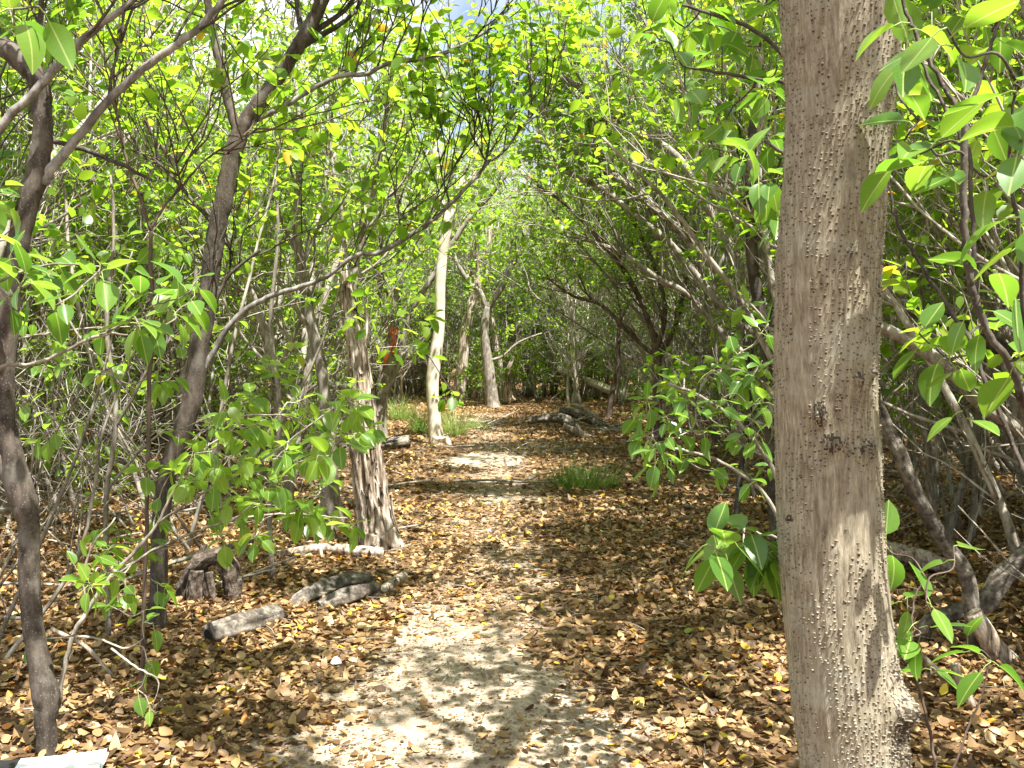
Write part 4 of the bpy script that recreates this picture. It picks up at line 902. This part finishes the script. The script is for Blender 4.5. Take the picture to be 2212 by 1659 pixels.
log("fallen_branch", "bleached branch lying in front of the snag's roots", [(530, 1218, 15), (580, 1200, 19), (640, 1188, 20), (700, 1180, 20), (760, 1186, 24), (830, 1192, 22)], 7.0, 'dead', .2, "branch", seed=8, branches=(([(690, 1182, 10), (694, 1200, 9), (692, 1216, 8)], 6.95),))
# root tangle
g = Geo(); Yr = 5.75; b = G(440, Yr, 0)
for k, pts in enumerate(([(396, 1372, 60), (398, 1330, 64), (404, 1280, 56), (420, 1236, 48), (446, 1206, 44), (474, 1204, 50), (492, 1222, 54), (500, 1256, 50), (504, 1296, 46)], [(424, 1230, 40), (420, 1270, 44), (424, 1320, 50), (428, 1366, 40)], [(452, 1236, 20), (456, 1268, 20), (462, 1300, 14)], [(438, 1240, 24), (442, 1280, 22), (448, 1312, 16)], [(396, 1310, 40), (380, 1345, 30), (366, 1372, 22)], [(432, 1320, 36), (452, 1345, 30), (468, 1372, 22)], [(420, 1225, 26), (436, 1192, 18), (446, 1176, 7)], [(474, 1214, 20), (486, 1190, 14), (506, 1182, 6)])):
    pts = [(a_, b_, w_ * .72) for a_, b_, w_ in pts]
    rugged(g, pixline(pts, Yr - .05 * (k % 3), 12), 32, .85, 16, k * 2.3, 2.4)
tag(obj("uprooted_stump", shifted(g, b), M['stump'], None, tuple(b)), "dark twisted root stump with an arched root behind the hollow log", "stump")
log("fallen_log", "dark log lying behind the snag at the left path edge", [(630, 968, 18), (720, 972, 26), (820, 962, 28), (885, 950, 24)], 14.2, seed=9)
log("fallen_tree", "pale fallen trunk lying across the thicket floor far at left", [(100, 868, 30), (180, 866, 29), (260, 866, 27), (330, 870, 24)], 24, 'dead', .15, seed=10)
gl_ = "logs heaped right of the path"
log("fallen_log", "front log of the heap right of the path with a bent near end", [(1140, 908, 13), (1175, 903, 18), (1210, 902, 22), (1235, 918, 24), (1252, 944, 22)], 16.8, seed=11, group=gl_)
log("fallen_log", "long mottled log behind the bent one in the heap right of the path", [(1208, 884, 14), (1245, 893, 18), (1290, 913, 18), (1345, 940, 16)], 18.0, seed=12, group=gl_)
log("fallen_log", "thin pale branch lying topmost at the back of the log heap", [(1233, 872, 8), (1258, 880, 9), (1280, 895, 9), (1296, 908, 7)], 19.2, 'dead', seed=13, group=gl_)
log("fallen_log", "grey log at the foot of the heap nearest the grass tuft", [(1216, 918, 14), (1250, 935, 17), (1290, 953, 15)], 16.4, 'dead', seed=14, group=gl_)
log("fallen_log", "short pale log end right of the heap beside the leafy shrub", [(1322, 925, 16), (1350, 922, 20), (1380, 928, 20)], 17.5, 'dead', seed=15, group=gl_)
log("fallen_tree", "pale pole leaning down to the ground right of the far trail", [(1206, 796, 14, 27), (1245, 812, 15, 26.6), (1290, 830, 17, 26), (1325, 845, 18, 25.6), (1360, 862, 22, 25.2)], 26, 'pale', .1, seed=16)
# right of the big trunk
log("leaning_trunk", "dark rough dead trunk leaning behind the big tree at right", [(1880, 800, 24), (1897, 870, 26), (1941, 970, 28), (1991, 1086, 30), (2050, 1180, 32), (2091, 1250, 34), (2110, 1420, 34)], 4.7, amp=.25, cat="dead tree", seed=17)
log("fallen_log", "bleached broken log on the ground at the lower right", [(2104, 1318, 36), (2125, 1355, 42), (2160, 1406, 46), (2215, 1450, 46), (2280, 1490, 40)], 4.6, 'dead', .15, seed=18)
log("fallen_limb", "pale limb slanting down to the right behind the big trunk", [(1880, 690, 24), (1960, 730, 27), (2041, 786, 28), (2100, 850, 27), (2141, 886, 26), (2230, 950, 24), (2330, 1150, 22), (2400, 1420, 20)], 4.8, 'thicket', .1, "branch", seed=19)
log("fallen_limb", "dark thick limb hanging behind the pale slanting limb at right", [(1920, 640, 26), (1985, 668, 32), (2060, 695, 32), (2140, 735, 30), (2230, 800, 28), (2340, 980, 26), (2420, 1310, 26)], 5.6, 'shadedbark', .2, "branch", seed=20)
log("fallen_log", "grey weathered log end lying behind the big trunk at lower right", [(1880, 1180, 44), (1940, 1192, 46), (2010, 1208, 40), (2060, 1226, 30)], 6.4, 'dead', .2, seed=21)
log("arched_root", "brown bent root arching over the bleached log at lower right", [(1985, 1385, 30), (2010, 1338, 32), (2060, 1318, 34), (2120, 1300, 40), (2150, 1262, 44), (2190, 1215, 40), (2260, 1160, 34), (2330, 1200, 34), (2400, 1330, 34)], 4.9, amp=.3, cat="root", seed=22)
for k, (pts, Y, lab) in enumerate((([(1905, 1320, 14), (1990, 1410, 14), (2060, 1470, 15), (2140, 1510, 16), (2230, 1545, 16)], 4.2, "long bare branch lying slantwise below the bleached log at right"),
        ([(1930, 1480, 10), (1985, 1540, 11), (2050, 1600, 11), (2120, 1680, 10)], 3.9, "thin branch on the leaves at the foot of the big tree"),
        ([(2060, 1430, 20), (2090, 1500, 22), (2150, 1570, 20), (2230, 1640, 18)], 4.0, "short rotten branch at the lower right corner"),
        ([(2000, 1330, 12, 4.9), (2100, 1360, 12, 4.8), (2220, 1430, 12, 4.6)], 4.8, "grey stick crossing under the arched root at right"),
        ([(110, 1352, 9), (150, 1372, 9), (190, 1395, 9), (250, 1462, 7)], 4.4, "bent grey stick lying between the stems at lower left"),
        ([(0, 1572, 14), (40, 1590, 13), (85, 1606, 10)], 3.85, "pale broken stick at the left edge behind the white paper"),
        ([(1480, 1088, 9), (1530, 1105, 10), (1580, 1122, 8)], 8.9, "dark stick lying in the shade right of the path"))):
    log("fallen_branch", lab, pts, Y, 'thicket' if k % 2 else 'dead', .15, "branch", seed=30 + k, sides=10, per=5)

# loose sticks and twigs
def stick_mesh(seed, L, r0):
    t = Tree(seed); P = bend((-L / 2, 0, .01), (1, .1, .0), L, 9, .12, 0, t.r); P[:, 2] = .012 + .5 * np.abs(P[:, 2] - P[:, 2].mean()); tube(t.w, P, np.linspace(r0, r0 * .4, 10), 6, rough=.15)
    for k in range(3):
        i = t.r.integers(2, 8); Q = bend(P[i], (1, t.r.choice((-1, 1)) * .9, .25), L * t.r.uniform(.15, .4), 4, .12, -.02, t.r); tube(t.w, Q, np.linspace(r0 * .5, r0 * .2, 5), 5)
    return t.w.mesh("fallen_stick", M['thicket' if seed % 2 else 'dead'])
STK = [stick_mesh(700 + i, .7 + .25 * i, .006 + .0025 * i) for i in range(6)]
for k in range(130):
    y = math.sqrt(rng.uniform(5.2 ** 2, 19 ** 2)); x = rng.uniform(-.55 * y - .5, .55 * y + .5)
    if abs(x + .15) < .8 and rng.random() < .8 or (.3 < x < 2.6 and y < 11): continue
    o = obj("fallen_stick", STK[rng.integers(6)], None, None, (x, y, gz(x, y) + .01)); o.rotation_euler = (rng.normal(0, .06), rng.normal(0, .08), rng.uniform(0, 6.28)); k_ = rng.uniform(.6, 1.2); o.scale = (k_, k_, k_)
    tag(o, "dry grey-brown stick lying on the leaf litter among the trees", "stick", "dry sticks on the forest floor")
g = Geo()
for k in range(2600):
    y = math.sqrt(rng.uniform(3 ** 2, 15 ** 2)); x = rng.uniform(-.56 * y - .6, .56 * y + .6); a = rng.uniform(0, 6.28); L = rng.uniform(.05, .28)
    P = bend((x, y, gz(x, y) + rng.uniform(.006, .035)), (math.cos(a), math.sin(a), rng.normal(0, .06)), L, 3, .15, 0, rng); tube(g, P, np.linspace(.0022, .0012, 4) * rng.uniform(.7, 1.6), 4)
tag(obj("twig_litter", g, M['thicket']), "fine dry twigs scattered through the fallen leaves", "twigs", kind="stuff")

# ------------------------------------------------------------------ grass, fern, shell, paper
BL = (np.repeat(np.linspace(0, 1, 6), 2), (np.array((.9, 1, .9, .7, .4, .05))[:, None] * np.array((-1, 1))).ravel(), [np.array([(2 * i, 2 * i + 1, 2 * i + 3, 2 * i + 2) for i in range(5)])])
def tuft(u, Y, label, n, L, rad, seed, tone=(.1, .7)):
    r = np.random.default_rng(seed); b = G(u, Y, 0); g = Geo(); a = r.uniform(0, 6.28, n); q = r.random(n) ** .6
    pos = np.stack((np.cos(a) * q * rad * .5, np.sin(a) * q * rad * .5, np.full(n, -.01)), -1); a2 = a + r.normal(0, .5, n); lean = r.uniform(.1, 1.0, n)
    d = np.stack((np.cos(a2) * lean, np.sin(a2) * lean, np.ones(n)), -1); LL = L * r.uniform(.5, 1.15, n)
    nr = np.stack((np.cos(a2) * -.3, np.sin(a2) * -.3, np.full(n, 1.0)), -1) + np.stack((np.cos(a2), np.sin(a2), np.zeros(n)), -1) * -1.0
    tn = r.uniform(*tone, n); tn[r.random(n) < .16] = .97
    leaves(g, pos, d, nr, LL, r.uniform(.0028, .005, n), -np.abs(r.normal(.0, .12, n)) + r.uniform(.1, .75, n), .0, tn, BL)
    tag(obj("grass_tuft", g, M['grass'], None, tuple(b)), label, "grass")
tuft(1262, 10.4, "large dark green grass tuft at the right edge of the path", 520, .34, .66, 1, (.0, .55)); tuft(982, 16.6, "bright grass tuft right of the pale trunk's foot", 240, .62, .34, 2, (.4, .85)); tuft(912, 17.0, "grass tuft left of the pale trunk's foot", 220, .6, .36, 3, (.2, .7))
tuft(862, 20.0, "grass tuft below the tree with the orange paint", 240, .6, .5, 4, (.2, .7)); tuft(1034, 17.6, "small low grass tuft on the path edge beyond the pale trunk", 120, .28, .28, 5, (.3, .8))
# fern-like sprig
r = np.random.default_rng(5); g = Geo(); b = G(918, 16.2, 0)
for k in range(4):
    a = k * 1.7 + .4; P = bend((0, 0, 0), (math.cos(a) * .45, math.sin(a) * .45, 1), .5, 8, .03, -.12, r); tube(g, P, np.linspace(.004, .0015, 9), 4, .5)
    for i in range(2, 9):
        tt = norm(P[i] - P[i - 1]); sd = norm(np.cross(tt, (0, 0, 1)))
        leaves(g, np.array((P[i], P[i])), np.array((sd + tt * .3, -sd + tt * .3)), np.array(((0, 0, 1.0),) * 2), .09, .018, .2, .1, .6, LOW)
tag(obj("fern_sprig", g, M['grass'], None, tuple(b)), "small green fern sprig in front of the pale trunk", "fern")
# white shell on the sand edge
g = Geo(); b = at(726, 1449, 4.6); b[2] = gz(b[0], b[1]); n = 18
Vs = [(0, 0, .03)] + [(.027 * q * math.cos(k / n * 6.283), .022 * q * math.sin(k / n * 6.283), .03 * (1 - q ** 2.2) + .0012 * (k % 2)) for q in (.35, .65, .88, 1.0) for k in range(n)]
g.add(np.array(Vs), [np.array([(1 + n * r_ + k, 1 + n * (r_ + 1) + k, 1 + n * (r_ + 1) + (k + 1) % n, 1 + n * r_ + (k + 1) % n) for r_ in range(3) for k in range(n)]), np.array([(0, 1 + k, 1 + (k + 1) % n) for k in range(n)])])
o = obj("shell", g, M['shell'], None, (b[0], b[1], b[2] + .012)); tag(o, "small white shell lying where the leaves meet the sand", "shell")
# sheets of paper on a dark folder
b = at(96, 1645, 3.46); b[2] = gz(b[0], b[1]) + .03
e = thing("folder", "black folder with white paper on it lying at the lower left corner", "folder", tuple(b), None, R(12))
def slab(x0, x1, y0, y1, z0, z1, lift=0.0):
    """a thin sheet with softly curling corners"""
    g = Geo(); nx_, ny_ = 12, 12; V = []
    for z in (z0, z1):
        for j in range(ny_):
            for i in range(nx_):
                fx, fy = i / 11, j / 11; V.append((x0 + (x1 - x0) * fx, y0 + (y1 - y0) * fy, z + lift * (fx ** 3) * (fy ** 2)))
    N = nx_ * ny_; F = []
    for j in range(ny_ - 1):
        for i in range(nx_ - 1):
            a = j * nx_ + i; F.append((a + N, a + 1 + N, a + 1 + nx_ + N, a + nx_ + N)); F.append((a, a + nx_, a + 1 + nx_, a + 1))
    for i in range(nx_ - 1): F.append((i, i + 1, i + 1 + N, i + N)); a = (ny_ - 1) * nx_ + i; F.append((a + 1, a, a + N, a + 1 + N))
    for j in range(ny_ - 1): a = j * nx_; F.append((a + nx_, a, a + N, a + nx_ + N)); a += nx_ - 1; F.append((a, a + nx_, a + nx_ + N, a + N))
    g.add(np.array(V), [np.array(F)]); return g
obj("cover", slab(-.22, .14, -.3, .035, -.012, 0), M['black'], e, smooth=False)
obj("paper", slab(-.08, .205, -.31, .015, .006, .009, .012), M['paper'], e, smooth=False)
obj("paper", slab(-.075, .212, -.315, .008, .002, .004, .004), M['paper'], e, smooth=False)
